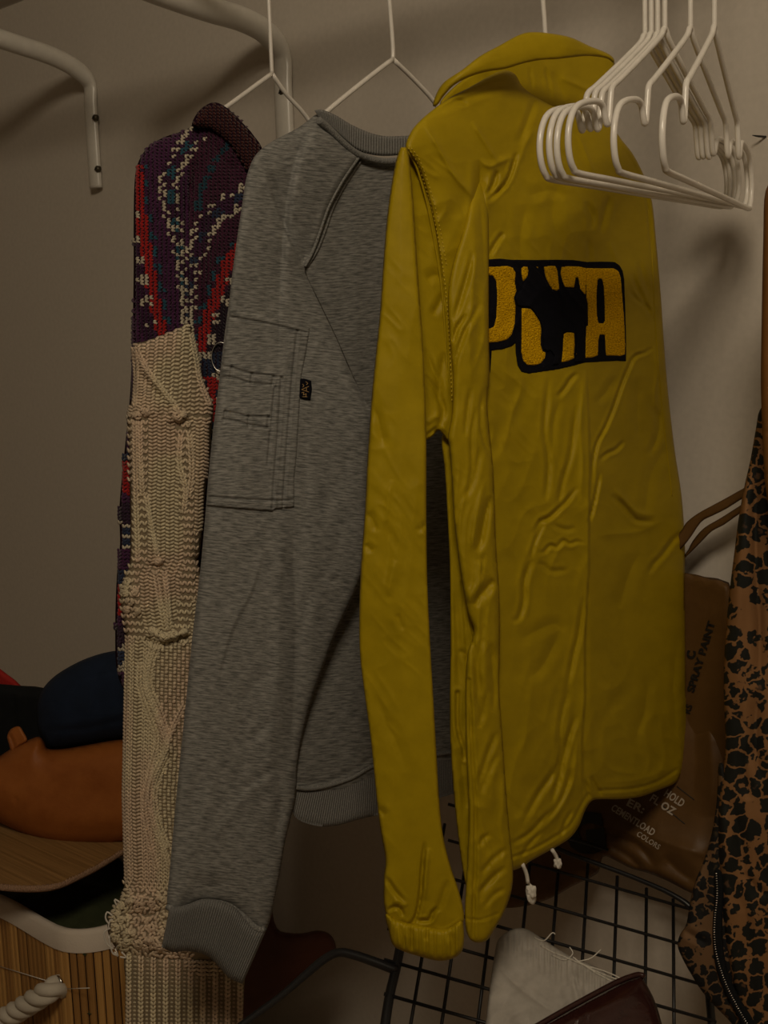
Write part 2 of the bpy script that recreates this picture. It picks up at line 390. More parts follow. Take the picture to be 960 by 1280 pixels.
M['brown_suede'] = fabric('rust_brown_suede', (0.19, 0.080, 0.018), (0.22, 0.095, 0.024), rough=0.7, noise=4, bump=0.1, bscale=60)
M['orange_leather'] = fabric('orange_tan_leather', (0.25, 0.072, 0.012), (0.34, 0.11, 0.022), rough=0.55, noise=2.2, bump=0.15, bscale=30, spec=0.3)
M['navy'] = fabric('navy_cotton', (0.008, 0.015, 0.032), (0.011, 0.020, 0.045), rough=0.8, noise=4, bump=0.2, bscale=60, spec=0.2)
M['black_cloth'] = fabric('black_cloth', (0.005, 0.006, 0.007), (0.008, 0.009, 0.010), rough=0.85, noise=4, bump=0.2, spec=0.2)
M['red'] = fabric('red_cloth', (0.32, 0.012, 0.010), (0.40, 0.02, 0.015), rough=0.8, noise=4)
M['olive'] = fabric('olive_cloth', (0.035, 0.042, 0.018), (0.050, 0.058, 0.026), rough=0.85, noise=5, spec=0.2)
M['rim'] = fabric('off_white_liner', (0.60, 0.52, 0.44), (0.68, 0.60, 0.51), rough=0.9, noise=6, coord='Object', bscale=300, bump=0.2)
M['bamboo'] = fabric('bamboo', (0.24, 0.115, 0.032), (0.42, 0.22, 0.068), rough=0.5, scale=(60, 60), noise=1.2, bump=0.1, bscale=10, coord='Object', detail=2)
M['bamboo_b'] = fabric('bamboo_light', (0.38, 0.195, 0.055), (0.60, 0.34, 0.11), rough=0.5, scale=(60, 60), noise=1.2, bump=0.1, bscale=10, coord='Object', detail=2)
M['lid'] = fabric('woven_bamboo_lid', (0.18, 0.095, 0.030), (0.34, 0.19, 0.07), rough=0.5, scale=(3, 190), noise=1.0, bump=0.3, bscale=1.0, coord='Object', bdist=0.002)
M['lid_trim'] = plain('brown_braid', (0.34, 0.20, 0.12), 0.7, bump=1.0, bscale=500, bdist=0.003)
M['rope'] = fabric('cotton_rope', (0.52, 0.47, 0.39), (0.66, 0.60, 0.50), rough=0.9, noise=6, coord='Object', bump=0.4, bscale=500, bdist=0.001)
M['black_metal'] = plain('black_coated_wire', (0.010, 0.010, 0.011), 0.4, spec=0.5)
M['dark_wood'] = fabric('dark_red_brown_leather', (0.055, 0.014, 0.006), (0.075, 0.022, 0.009), rough=0.5, noise=3, bump=0.1, bscale=40)
M['ox_leather'] = fabric('oxblood_leather', (0.030, 0.009, 0.008), (0.045, 0.014, 0.011), rough=0.25, noise=3, bump=0.25, bscale=12, spec=0.6, bdist=0.002)
M['muslin'] = fabric('white_muslin', (0.38, 0.35, 0.31), (0.48, 0.445, 0.40), rough=0.85, noise=5, bump=0.3, bscale=80, bdist=0.0008)
M['cord'] = fabric('white_cord', (0.60, 0.56, 0.50), (0.72, 0.68, 0.60), rough=0.8, noise=10, coord='Object')
M['black_print'] = plain('black_print', (0.008, 0.007, 0.006), 0.6)
M['white_print'] = plain('cream_print', (0.42, 0.35, 0.28), 0.6)
# ------------------------------------------------------------------ the setting
def quadmesh(name, pts, mat, kind='structure'):
    me = bpy.data.meshes.new(name); me.from_pydata(pts, [], [(0, 1, 2, 3)]); me.update()
    o = link(name, me, mat); o['kind'] = kind; return o
X0, X1, Y0, Z1 = -3.3, 1.5, -3.2, 2.6
def slab(name, lo, hi, mat): o = box(name, lo, hi, mat); o['kind'] = 'structure'; return o
slab('wall_back', (X0, 0, 0), (X1, 0.1, Z1), M['wall'])
slab('wall_left', (X0 - .1, Y0, 0), (X0, 0.1, Z1), M['wall'])
slab('wall_right', (X1, Y0, 0), (X1 + .1, 0.1, Z1), M['wall'])
slab('wall_front', (X0, Y0 - .1, 0), (X1, Y0, Z1), M['wall'])
slab('floor', (X0 - .1, Y0 - .1, -0.1), (X1 + .1, 0.1, 0), M['floor'])
slab('ceiling', (X0 - .1, Y0 - .1, Z1), (X1 + .1, 0.1, Z1 + 0.1), M['ceil'])
# ------------------------------------------------------------------ wall brackets and rail
def bracket(px, xb, r, screws, label, rest):
    P = [on_x(u, v, xb) for u, v in px]
    o = thing('shelf_bracket', (xb, -0.02, float(min(p[2] for p in P))), label, 'bracket', 'white tube brackets on the wall')
    P = np.array(P)
    wallpart = np.array(rest)
    for i, k in enumerate(rest):
        if k: P[i][1] = -r * 0.62
    tube('arm_tube', P, r, M['enamel'], o, seg=16, smooth=6, flat=((0, 1, 0), [0.55 if k else 1.0 for k in rest]))
    for (u, v) in screws:
        c = on_y(u, v, -r * 1.05)
        s = tube('screw', [c + np.array([0, 0.006, 0]), c, c - np.array([0, 0.0025, 0])], [r * .36, r * .36, r * .22], M['screw'], o, smooth=1, seg=14)
        tube('screw_slot', [c + np.array([-r * .22, -0.003, -r * .1]), c + np.array([r * .22, -0.003, r * .1])], 0.0008, M['black_metal'], o, smooth=1, seg=6)
    return o
pb = on_y(122, 180, 0)
bracket([(129, 236), (126, 205), (121, 165), (116, 132), (107, 103), (92, 84), (62, 69), (20, 55), (-50, 32), (-110, 12)], float(pb[0]), 0.0165,
        [(118, 147), (121, 211)], 'white metal tube bracket on the wall at the far left', [1, 1, 1, 1, .6, 0, 0, 0, 0, 0])
pb2 = on_y(362, 150, 0)
bracket([(378, 330), (371, 220), (363, 150), (358, 110), (350, 68), (334, 42), (305, 25), (262, 12), (215, -4), (150, -28)], float(pb2[0]), 0.0185,
        [(352, 115), (362, 262)], 'white metal tube bracket on the wall behind the grey sweatshirt', [1, 1, 1, 1, .7, 0, 0, 0, 0, 0])
RY, RZ = -0.30, 1.86
o = tube('clothes_rail', [(-2.5, RY, RZ), (-1.0, RY, RZ), (0.9, RY, RZ)], 0.0125, M['enamel'], seg=16, smooth=1)
tag(o, 'white tubular clothes rail carrying the hangers, above the photo', 'rail')
# ------------------------------------------------------------------ wire hangers
HR = 0.0029
def hook_pts(x, yaw, zj):
    d = np.array([-math.sin(yaw), math.cos(yaw), 0])   # towards the wall
    c = np.array([x, RY, 0.0]); R = 0.0125 + HR + 0.001
    pts = [c + np.array([0, 0, zj]), c + np.array([0, 0, zj + .03]), c + np.array([0, 0, RZ - .05])]
    pts += [c + d * 0.006 + np.array([0, 0, RZ - .03])]
    for a in (-10, 30, 70, 110, 150, 190):
        t = math.radians(a); pts.append(c + d * (R * math.cos(t)) + np.array([0, 0, RZ + R * math.sin(t)]))
    return pts
def white_hanger(x, yaw, zj, label):
    """x of the stem, yaw turns the near end towards the viewer's right"""
    o = thing('wire_hanger', (x, RY, zj - .16), label, 'hanger', 'empty white wire hangers at the right')
    tube('hook', hook_pts(x, yaw, zj), HR * .9, M['hanger'], o, seg=10, smooth=4)
    d = np.array([-math.sin(yaw), math.cos(yaw), 0]); c = np.array([x, RY, zj])
    half = [(0.003, -0.001), (0.012, -0.010), (0.055, -0.036), (0.100, -0.062), (0.116, -0.071), (0.120, -0.082), (0.1235, -0.100), (0.1275, -0.105), (0.1305, -0.101),
            (0.134, -0.093), (0.139, -0.089), (0.150, -0.088), (0.172, -0.092), (0.189, -0.099), (0.199, -0.112), (0.2025, -0.127), (0.200, -0.141), (0.193, -0.150), (0.182, -0.153), (0.12, -0.153), (0, -0.153)]
    L = [c - d * a + np.array([0, 0, b]) for a, b in half]; Rr = [c + d * a + np.array([0, 0, b]) for a, b in half[::-1][1:]]
    tube('frame', L + Rr, HR, M['hanger'], o, seg=10, smooth=5, closed=True)
    return o
def xr(u):   # x on the rail line below pixel column u at the frame's top
    r = ray(np.array(u, float), np.array(10.0)); k = (RY - CAM[1]) / r[1]; return float(r[0] * k)
def zj_of(u, v):
    r = ray(np.array(u, float), np.array(float(v))); k = (RY - CAM[1]) / r[1]; return float(CAM[2] + r[2] * k)
HN = [(806, 44, 3.2, 'white wire hanger deepest in the row, its near end touching the yellow jacket'),
      (814, 42, 4.0, 'white wire hanger second from the yellow jacket'),
      (822, 42, 4.2, 'white wire hanger third from the yellow jacket, last of the tight trio'),
      (831, 36, 5.2, 'white wire hanger fourth from the yellow jacket, crossing the tight trio'),
      (863, 35, 9.8, 'white wire hanger fifth from the yellow jacket, standing apart'),
      (893, 33, 15.0, 'white wire hanger outermost of the row, nearest the leopard garment')]
for u, v, yw, lb in HN:
    white_hanger(xr(u), math.radians(yw), zj_of(u, v), lb)
def dress_hanger(u, vj, lpts, rpts, x, label, bar):
    j = on_x(u, vj, x)
    o = thing('wire_hanger', (float(j[0]), float(j[1]), float(j[2]) - .16), label, 'hanger', 'white wire hangers holding clothes')
    hp = []
    for p in hook_pts(0, 0, 0)[2:]: hp.append(p)
    dy = j[1] - RY
    pts = [j, j + np.array([0, 0, 0.03])] + [np.array([j[0], p[1] + 0.0, p[2]]) for p in hp]
    tube('hook', pts, HR * .9, M['hanger'], o, seg=10, smooth=4)
    tube('shoulder_wire', [j] + [on_x(a, b, x) for a, b in lpts], HR, M['hanger'], o, seg=10, smooth=3)
    tube('shoulder_wire', [j] + [on_x(a, b, x) for a, b in rpts], HR, M['hanger'], o, seg=10, smooth=3)
    return o
XK, XG, XY = -1.15, -0.95, -0.72
dress_hanger(340, 92, [(318, 108), (288, 130), (272, 141), (262, 149)], [(358, 118), (383, 146), (400, 180), (410, 230)], XK - .005, 'white wire hanger holding the patterned knit sweater', None)
dress_hanger(491, 74, [(462, 96), (415, 134), (380, 165), (345, 200)], [(518, 100), (545, 130), (570, 170), (590, 220)], XG - .012, 'white wire hanger holding the grey sweatshirt', None)
dress_hanger(681, 62, [(668, 70), (652, 80)], [(700, 74), (712, 80)], XY - .035, 'white wire hanger holding the yellow jacket', None)
# ------------------------------------------------------------------ yellow jacket
def sharp(l, a=.72, b=1.35): return [(k, p, w_ * a, h_ * b) for k, p, w_, h_ in l]
def wrinkle(s, au=0.0012, fu=26.0, fv=70.0, big=0.003, bu=110.0, bv=260.0, shear=0.25, fine=0.0004):
    def f(u, v):
        x = u + shear * v; w1 = vnoise(u / 60, v / 60, s + 9) * 26
        a = ridged((x + w1) / fu, (v + w1) / fv, s) * au
        m = smoothstep(vnoise(u / 90, v / 130, s + 3) * 2 + 0.6)
        b = vnoise(u / bu, v / bv, s + 1) * 2 * big
        c = ridged((u - .8 * v + w1) / 14, (v + .5 * u) / 34, s + 5) * fine
        return a * m + b + c * m
    return f
J = thing('coach_jacket', on_x(690, 1080, XY), 'mustard yellow nylon jacket hanging with its back and black-and-gold emblem to the viewer', 'jacket')
PJ = Plane(on_x(700, 500, XY), 8)
def jp(u, v, dx): return at(float(u), float(v), PJ(u, v)) + np.array([dx, 0, 0])
def PJB(u, v):   # back panel: right of the centre fold it turns a little away
    return PJ(u, v) + 0.0004 * np.maximum(0, u - 738) * smoothstep((v - 380) / 200) 
crB = [
 ('r', [(531, 155), (548, 185), (565, 215), (580, 234), (595, 250)], 5, .0035), ('r', [(590, 152), (606, 178), (622, 204)], 4, .003),
 ('v', [(600, 200), (600, 232), (596, 270), (590, 320)], 7, .006), ('v', [(609, 252), (622, 240), (633, 228), (640, 212), (646, 190)], 3.2, .005),
 ('v', [(622, 213), (617, 230), (609, 246)], 4, .005), ('v', [(612, 319), (620, 304), (630, 290)], 3.5, .004), ('r', [(600, 200), (612, 208), (622, 204), (640, 196)], 5, .003),
 ('v', [(565, 126), (574, 126), (585, 131)], 4, .002), ('v', [(540, 140), (570, 128), (610, 112), (640, 108)], 6, .0018),
 ('r', [(722, 167), (732, 192), (742, 217)], 4, .002), ('v', [(700, 185), (712, 205), (722, 232)], 6, .002), ('v', [(732, 252), (740, 270), (741, 288)], 5, .0035), ('v', [(762, 245), (756, 268), (750, 292)], 5, .0035),
 ('v', [(670, 122), (660, 150), (648, 180)], 5, .002), ('r', [(668, 160), (655, 185), (650, 205)], 5, .002), ('v', [(800, 205), (808, 240), (812, 270), (816, 330)], 3, .002),
 ('v', [(816, 434), (806, 441), (793, 446), (784, 464), (776, 484), (767, 510), (757, 534), (747, 553), (742, 575), (740, 604)], 2.6, .0062),
 ('v', [(750, 590), (746, 614), (741, 636), (736, 654)], 2.6, .005), ('v', [(780, 551), (770, 562), (759, 567), (749, 576)], 3, .004),
 ('s', [(733, 462), (735, 500), (737, 560), (737, 620), (736, 680), (736, 714), (733, 760), (731, 800), (731, 870), (728, 920), (728, 962), (727, 1000)], 26, .0065),
 ('v', [(730, 745), (724, 790), (717, 820), (709, 862)], 4, .004), ('v', [(712, 856), (705, 885), (701, 912), (697, 956), (674, 992), (652, 1032)], 4.5, .004),
 ('v', [(720, 894), (710, 925), (704, 950), (698, 975), (690, 1005)], 4, .0045), ('r', [(707, 880), (700, 925), (690, 975)], 4, .003), ('v', [(716, 960), (702, 1000), (680, 1030)], 4, .003),
 ('r', [(722, 920), (716, 975), (700, 1010), (676, 1040)], 4, .003), ('v', [(739, 970), (745, 984), (753, 995)], 3, .004), ('v', [(731, 975), (736, 992), (740, 1002)], 3, .003),
 ('V', [(640, 1072), (668, 1061), (700, 1042), (714, 1030), (726, 1008), (735, 993)], 2.5, .0022), ('V', [(750, 988), (790, 986), (820, 978), (846, 962)], 2.5, .0022),
 ('r', [(752, 978), (790, 976), (820, 968), (844, 952)], 7, .0015),
 ('v', [(765, 618), (775, 628), (784, 638), (796, 650), (818, 652)], 4, .0045), ('r', [(768, 610), (782, 625), (797, 640), (820, 644)], 5, .003),
 ('v', [(854, 666), (844, 673), (829, 693), (818, 705), (810, 718)], 4, .004), ('v', [(800, 690), (785, 720), (775, 760)], 10, .003), ('r', [(830, 650), (800, 664), (760, 668), (745, 672)], 7, .002),
 ('v', [(721, 609), (712, 622), (705, 630), (688, 646), (676, 652), (668, 668)], 3.4, .0045), ('v', [(683, 649), (676, 662), (668, 680), (664, 698)], 3, .003),
 ('v', [(730, 680), (722, 677), (712, 680), (704, 676), (696, 684), (688, 682), (680, 690), (672, 690)], 3, .003), ('v', [(664, 700), (656, 725), (655, 750), (649, 772), (640, 776)], 4, .004),
 ('v', [(669, 705), (678, 706), (690, 714), (712, 712)], 4, .0018), ('v', [(690, 655), (706, 662), (720, 660)], 4, .002),
 ('v', [(686, 471), (683, 505), (681, 540), (686, 580), (682, 630)], 4, .003), ('v', [(722, 466), (714, 474), (706, 486), (697, 497)], 3.5, .004), ('v', [(720, 506), (717, 540), (713, 570), (704, 600), (696, 640)], 4, .003),
 ('r', [(731, 470), (726, 530), (728, 580), (726, 630)], 5, .003), ('v', [(700, 500), (692, 530), (690, 570)], 5, .002), ('v', [(770, 470), (758, 490), (744, 505)], 6, .002),
 ('v', [(790, 342), (800, 366), (814, 392)], 3, .0028), ('r', [(762, 302), (768, 318), (776, 340)], 4, .0018), ('v', [(798, 325), (806, 350), (812, 368)], 4, .002), ('v', [(786, 362), (796, 374), (808, 384), (815, 398)], 3, .002),
 ('r', [(818, 431), (822, 462), (818, 494), (822, 520)], 4, .003), ('v', [(816, 508), (824, 522), (822, 545), (812, 570)], 5, .003), ('v', [(800, 470), (796, 510), (800, 560)], 9, .0018),
 ('v', [(830, 560), (812, 600), (806, 650)], 8, .0018), ('v', [(700, 790), (680, 830), (660, 850)], 8, .002), ('v', [(650, 800), (690, 780), (705, 790)], 8, .0015),
 ('v', [(810, 850), (806, 890), (796, 920), (804, 940)], 7, .0022), ('v', [(846, 800), (842, 860), (846, 920)], 5, .0015), ('r', [(745, 940), (765, 962), (800, 968)], 7, .0022),
 ('v', [(655, 360), (650, 300), (660, 250)], 8, .0018), ('v', [(735, 300), (738, 325)], 4, .002), ('v', [(700, 225), (690, 260), (696, 300)], 9, .0015), ('v', [(660, 245), (690, 238), (706, 250)], 8, .0015),
 ('r', [(668, 830), (660, 900), (650, 960)], 12, .002), ('v', [(640, 1055), (664, 1040), (690, 1010)], 3.5, .003), ('v', [(650, 1075), (660, 1058), (676, 1040)], 3, .0022), ('v', [(700, 1050), (706, 1030), (716, 1012)], 3, .0025),
]
polyB = [(507, 186), (513, 166), (524, 152), (540, 138), (562, 122), (585, 110), (606, 98), (622, 90), (634, 88), (645, 94), (653, 108), (670, 121), (690, 132), (715, 143), (742, 148), (765, 160), (778, 176), (792, 194), (806, 222), (815, 252), (820, 300), (826, 370), (830, 430), (835, 490), (843, 560), (852, 620), (856, 680),
         (856, 740), (857, 800), (858, 870), (858, 920), (854, 958), (846, 977), (825, 987), (800, 996), (775, 999), (752, 999), (740, 1001), (732, 1012), (724, 1032), (714, 1046), (700, 1056), (682, 1066), (664, 1076), (650, 1085), (636, 1088), (624, 1078),
         (614, 1000), (603, 900), (590, 800), (577, 700), (568, 600), (566, 545), (564, 500), (561, 440), (556, 380), (549, 320), (541, 270), (531, 230), (521, 205)]
WB = wrinkle(11, 0.0032, 20, 55, 0.0055, 90, 220, 0.30, 0.0018)
crB = sharp(crB)
objB, SB = piece('back_panel', polyB, PJB, M['yellow'], J, cell=1.7, edge_px=8, edge=.005, bulge=.012, bulge_px=110, back=.012, folds=WB, cr=crB)
# side fold in front of the back
PS = Plane(jp(600, 600, .008), 20)
crS = [('v', [(592, 312), (587, 335), (581, 356), (574, 380), (567, 400)], 3.5, .004), ('v', [(583, 392), (577, 402), (571, 412), (566, 430)], 3, .0035), ('v', [(600, 378), (588, 402), (577, 424), (570, 448), (567, 462)], 3.5, .0035),
       ('v', [(589, 484), (585, 510), (582, 545)], 3.5, .003), ('v', [(596, 508), (590, 540), (590, 582), (583, 620)], 3, .003), ('v', [(606, 484), (601, 515), (604, 545), (614, 575)], 3, .003),
       ('v', [(600, 560), (592, 600), (580, 625)], 4, .003), ('v', [(613, 620), (606, 650), (600, 680), (594, 690)], 5, .006), ('r', [(606, 600), (596, 640), (588, 690)], 4, .003),
       ('v', [(617, 724), (609, 735), (600, 745), (594, 758)], 6, .006), ('r', [(600, 700), (598, 730), (590, 755)], 5, .004), ('v', [(605, 690), (603, 720)], 2.5, .002),
       ('v', [(600, 250), (604, 300), (606, 350)], 7, .003), ('r', [(594, 300), (590, 380), (586, 430), (590, 480)], 8, .004),
       ('v', [(621, 914), (612, 938), (603, 965), (597, 986)], 4, .004), ('v', [(621, 942), (612, 962), (601, 992)], 4, .003), ('v', [(612, 1042), (603, 1050), (598, 1060)], 3.5, .003), ('v', [(632, 1083), (618, 1096), (606, 1108), (598, 1118)], 3.5, .0035),
       ('v', [(634, 1060), (616, 1075), (602, 1092)], 3.5, .003), ('v', [(632, 1110), (616, 1120), (604, 1136)], 3.5, .0025), ('v', [(610, 860), (604, 890), (598, 910)], 4, .0025),
       ('V', [(586, 850), (588, 900), (591, 960), (594, 1010), (594, 1070), (592, 1130), (591, 1176)], 2.4, .004), ('v', [(590, 772), (592, 800), (596, 850), (602, 900)], 4, .003),
       ('V', [(582, 1148), (600, 1150), (622, 1142)], 2, .0012), ('v', [(574, 400), (566, 430), (568, 480)], 4, .002), ('v', [(612, 800), (618, 850), (616, 890)], 5, .004), ('v', [(606, 780), (598, 830), (602, 870)], 4, .003)]
def sidefold(u, v):
    k = smoothstep((v - 230) / 190)
    return (PJB(u, v) + .006 - .016 * smoothstep((v - 200) / 70)) * (1 - k) + (PS(u, v) - .012) * k
crS = sharp(crS, .8, 1.2)
polyS = [(599, 200), (604, 225), (610, 255), (611, 300), (611, 360), (611, 420), (612, 468), (609, 500), (612, 540), (616, 580), (618, 620), (620, 680), (624, 740), (625, 800), (624, 860), (628, 920), (632, 980), (637, 1040), (641, 1080), (640, 1110), (631, 1138), (618, 1162), (608, 1176), (594, 1178),
         (584, 1168), (581, 1140), (584, 1080), (586, 1020), (583, 940), (582, 870), (584, 820), (590, 800), (592, 785), (584, 762), (576, 716), (571, 680), (567, 640), (565, 600), (562, 560), (560, 545), (565, 515), (566, 470), (562, 420), (560, 370), (566, 330), (578, 290), (590, 240)]
piece('side_panel', polyS, sidefold, M['yellow'], J, cell=1.9, edge_px=8, edge=.005, bulge=.004, bulge_px=26, back=.008, folds=wrinkle(21, .0032, 11, 55, .0025, 60, 160, .12, .0014), cr=crS)
# front half below the arm, seen past the side fold, with its welt pocket
PF = Plane(jp(575, 800, -.012), 32)
crF = [('V', [(578, 728), (583, 800), (586, 880), (587, 900)], 2.0, .003), ('v', [(568, 740), (572, 800), (574, 860)], 5, .004), ('V', [(572, 866), (571, 890), (573, 915), (580, 938), (581, 948)], 2.2, .005), ('r', [(569, 866), (568, 892), (570, 918), (578, 944)], 1.6, .002),
       ('v', [(574, 812), (580, 818), (584, 830)], 3, .003), ('v', [(576, 940), (580, 975), (585, 1010)], 4, .003), ('v', [(586, 1058), (590, 1075)], 2.5, .003), ('v', [(566, 600), (568, 650), (572, 700)], 5, .003)]
polyF = [(552, 548), (556, 590), (559, 640), (562, 700), (563, 760), (563, 820), (562, 880), (563, 930), (567, 990), (572, 1040), (578, 1085), (584, 1112), (592, 1125), (606, 1110), (608, 1000), (604, 850), (598, 700), (586, 600), (574, 550), (562, 540)]
piece('front_panel', polyF, PF, M['yellow'], J, cell=2.0, edge_px=7, edge=.004, back=.006, folds=wrinkle(31, .0018, 12, 40, .002, 50, 120, .1, .0006), cr=crF)
# sleeve: shadowed underside and flat upper face
PU = Plane(jp(545, 380, -.004), 22)
crU = [('v', [(540, 395), (549, 380), (555, 365)], 4, .003), ('v', [(531, 436), (538, 455), (548, 480), (555, 510), (556, 525)], 3.5, .004), ('v', [(556, 440), (551, 470), (549, 500)], 4, .003), ('v', [(533, 468), (545, 490), (553, 515), (549, 538)], 3, .004),
       ('v', [(532, 546), (540, 540), (548, 534)], 2.2, .004), ('v', [(562, 552), (555, 542), (549, 536)], 2.2, .004), ('r', [(534, 530), (542, 522), (550, 520)], 4, .003), ('v', [(532, 350), (545, 344), (553, 350)], 6, .003), ('v', [(514, 196), (520, 215), (524, 226)], 3, .004)]
piece('sleeve_underside', [(509, 188), (516, 192), (526, 205), (535, 228), (544, 268), (552, 320), (559, 375), (564, 430), (567, 490), (570, 535), (568, 549), (561, 551), (554, 543), (548, 538), (541, 545), (533, 550), (522, 552), (516, 480), (512, 380), (508, 280), (506, 220)],
      PU, M['yellow'], J, cell=1.9, edge_px=7, edge=.004, back=.006, folds=wrinkle(41, .0030, 14, 40, .003, 60, 120, -.2, .0012), cr=crU)
PSL = Plane(jp(505, 500, .016), 50)
crL = [('r', [(489, 600), (485, 628), (482, 655)], 4, .0016), ('r', [(495, 700), (489, 720), (485, 745)], 6, .0018), ('v', [(496, 767), (500, 778), (504, 788)], 4, .0015), ('v', [(484, 650), (486, 690), (480, 730)], 7, .0018),
       ('v', [(531, 1052), (528, 1084), (525, 1122), (519, 1148), (509, 1157), (500, 1150)], 2.6, .006), ('v', [(548, 1134), (541, 1141), (536, 1150), (520, 1151)], 2.8, .005), ('r', [(536, 1060), (533, 1090), (531, 1125)], 5, .003),
       ('v', [(541, 1163), (552, 1167), (566, 1162), (578, 1152)], 2.6, .005), ('v', [(482, 1096), (492, 1112), (507, 1130)], 3.2, .003), ('v', [(484, 1140), (492, 1134), (500, 1136), (504, 1146)], 2.6, .004), ('r', [(490, 1128), (500, 1126), (508, 1134)], 4, .003),
       ('v', [(532, 650), (528, 660), (520, 662)], 4, .0015), ('v', [(529, 655), (533, 668)], 2, .002), ('v', [(466, 505), (474, 530), (480, 560)], 6, .002), ('v', [(458, 640), (466, 650), (470, 665)], 6, .002), ('v', [(456, 680), (466, 690)], 5, .002),
       ('v', [(470, 870), (482, 900), (500, 940), (505, 965)], 8, .0015), ('v', [(560, 1100), (552, 1125), (546, 1140)], 4, .0022), ('v', [(472, 1010), (482, 1020)], 5, .002), ('V', [(513, 190), (518, 230), (522, 290), (527, 350), (531, 420), (534, 500)], 1.6, .0006)]
crL = sharp(crL, .8, 1.3)
polySL = [(504, 184), (510, 189), (515, 230), (519, 290), (523, 350), (528, 420), (531, 490), (533, 560), (533, 640), (534, 720), (537, 790), (541, 860), (545, 930), (549, 1000), (554, 1045), (563, 1082), (574, 1115), (580, 1142), (578, 1156), (566, 1166), (546, 1170), (520, 1168), (500, 1160), (486, 1148),
          (480, 1130), (480, 1095), (482, 1075), (476, 1040), (471, 1000), (464, 930), (456, 870), (450, 820), (449, 770), (451, 710), (456, 640), (459, 580), (463, 520), (465, 490), (470, 440), (475, 390), (479, 330), (484, 270), (492, 215), (499, 188)]
objSL, SSL = piece('sleeve', polySL, PSL, M['yellow'], J, cell=1.8, edge_px=4, edge=.0035, bulge=.004, bulge_px=40, back=.006, folds=wrinkle(51, .0016, 26, 110, .0030, 60, 120, .1, .0010), cr=crL)
def pleats(u, v):
    return .0022 * np.sin(u * .62 + vnoise(u / 20, v / 60, 4) * 4) * (0.6 + vnoise(u / 16, v / 40, 8)) + .001 * np.sin(u * 1.3 + 1)
piece('cuff', [(482, 1142), (500, 1150), (528, 1156), (556, 1160), (576, 1150), (580, 1166), (578, 1188), (566, 1198), (548, 1201), (526, 1196), (504, 1189), (491, 1181), (486, 1164)], lambda u, v: PSL(u, v) - .002, M['yellow'], J, cell=1.6, edge_px=9, edge=.008, bulge=.006, bulge_px=26, back=.01,
      folds=pleats, cr=[('v', [(512, 1158), (514, 1175), (513, 1190)], 3, .004), ('v', [(562, 1165), (566, 1180), (563, 1196)], 4, .003), ('v', [(498, 1152), (503, 1170), (506, 1188)], 2.5, .003), ('v', [(534, 1160), (533, 1176)], 2.5, .003)])
# collar
PC = Plane(jp(660, 90, -.022), 12)
piece('collar_stand', [(550, 130), (566, 110), (590, 92), (620, 76), (650, 66), (700, 62), (745, 66), (768, 78), (764, 96), (757, 112), (745, 132), (733, 148), (716, 150), (690, 136), (700, 146), (660, 130), (640, 112), (620, 110), (600, 116), (575, 130)], PC, M['yellow'], J, cell=1.8, edge_px=4, edge=.003, back=.004,
      folds=wrinkle(61, .0015, 12, 50, .001, 60, 60, -.3, .0004), cr=[('v', [(662, 84), (666, 112)], 2, .002), ('v', [(682, 84), (690, 124)], 2, .002), ('r', [(700, 96), (735, 112), (752, 118)], 4, .003), ('v', [(690, 90), (700, 110), (706, 126)], 5, .002)])
PCF = Plane(jp(655, 62, .045), 22)
piece('collar', [(541, 132), (546, 116), (556, 102), (578, 87), (600, 70), (624, 57), (648, 44), (665, 40), (690, 42), (714, 47), (738, 58), (758, 66), (767, 73), (767, 79), (758, 73), (735, 70), (712, 72), (695, 74), (676, 75), (655, 79), (632, 86), (607, 90), (585, 97), (567, 107), (554, 121), (547, 131)],
      lambda u, v: PCF(u, v) + .03 * smoothstep((580 - u) / 60) + .02 * smoothstep((u - 700) / 70), M['yellow'], J, cell=1.6, edge_px=3, edge=.002, bulge=.004, bulge_px=20, back=.004, folds=wrinkle(71, .0006, 30, 60, .0015, 60, 60, 0, .0001), smooth=5)
# stitches along the armhole
bl = Blobs(2, 5)
for off, st in ((0, 5.2),):
    x, y, a, s = polyline_pts([(511, 186), (520, 200), (528, 222), (538, 255), (546, 290), (553, 330), (558, 370), (561, 410), (563, 450), (565, 500)], st)
    for i in range(len(x)): bl.add(x[i], y[i], 1.7, .75, a[i], (.5, .35, .03), lift=.6)
x, y, a, s = polyline_pts([(515, 186), (524, 199), (533, 222), (543, 255), (551, 290), (558, 330)], 5.2)
for i in range(len(x)): bl.add(x[i], y[i], 1.6, .7, a[i], (.45, .32, .03), lift=.6)
bl.build('topstitch', lambda u, v: np.minimum(SB(u, v), PU(u, v) - .004), M['yellow_thread'], J)
px_tube('armhole_seam', [(508, 187), (518, 203), (525, 222), (534, 255), (541, 290), (548, 330), (553, 370), (556, 410), (558, 450), (560, 500)], lambda u, v: np.minimum(SB(u, v), PU(u, v) - .004), .0011, M['yellow'], J)
px_tube('side_seam', [(810, 262), (815, 320), (819, 400), (824, 470), (831, 540), (840, 620)], SB, .0009, M['yellow'], J, lift=-.0002)
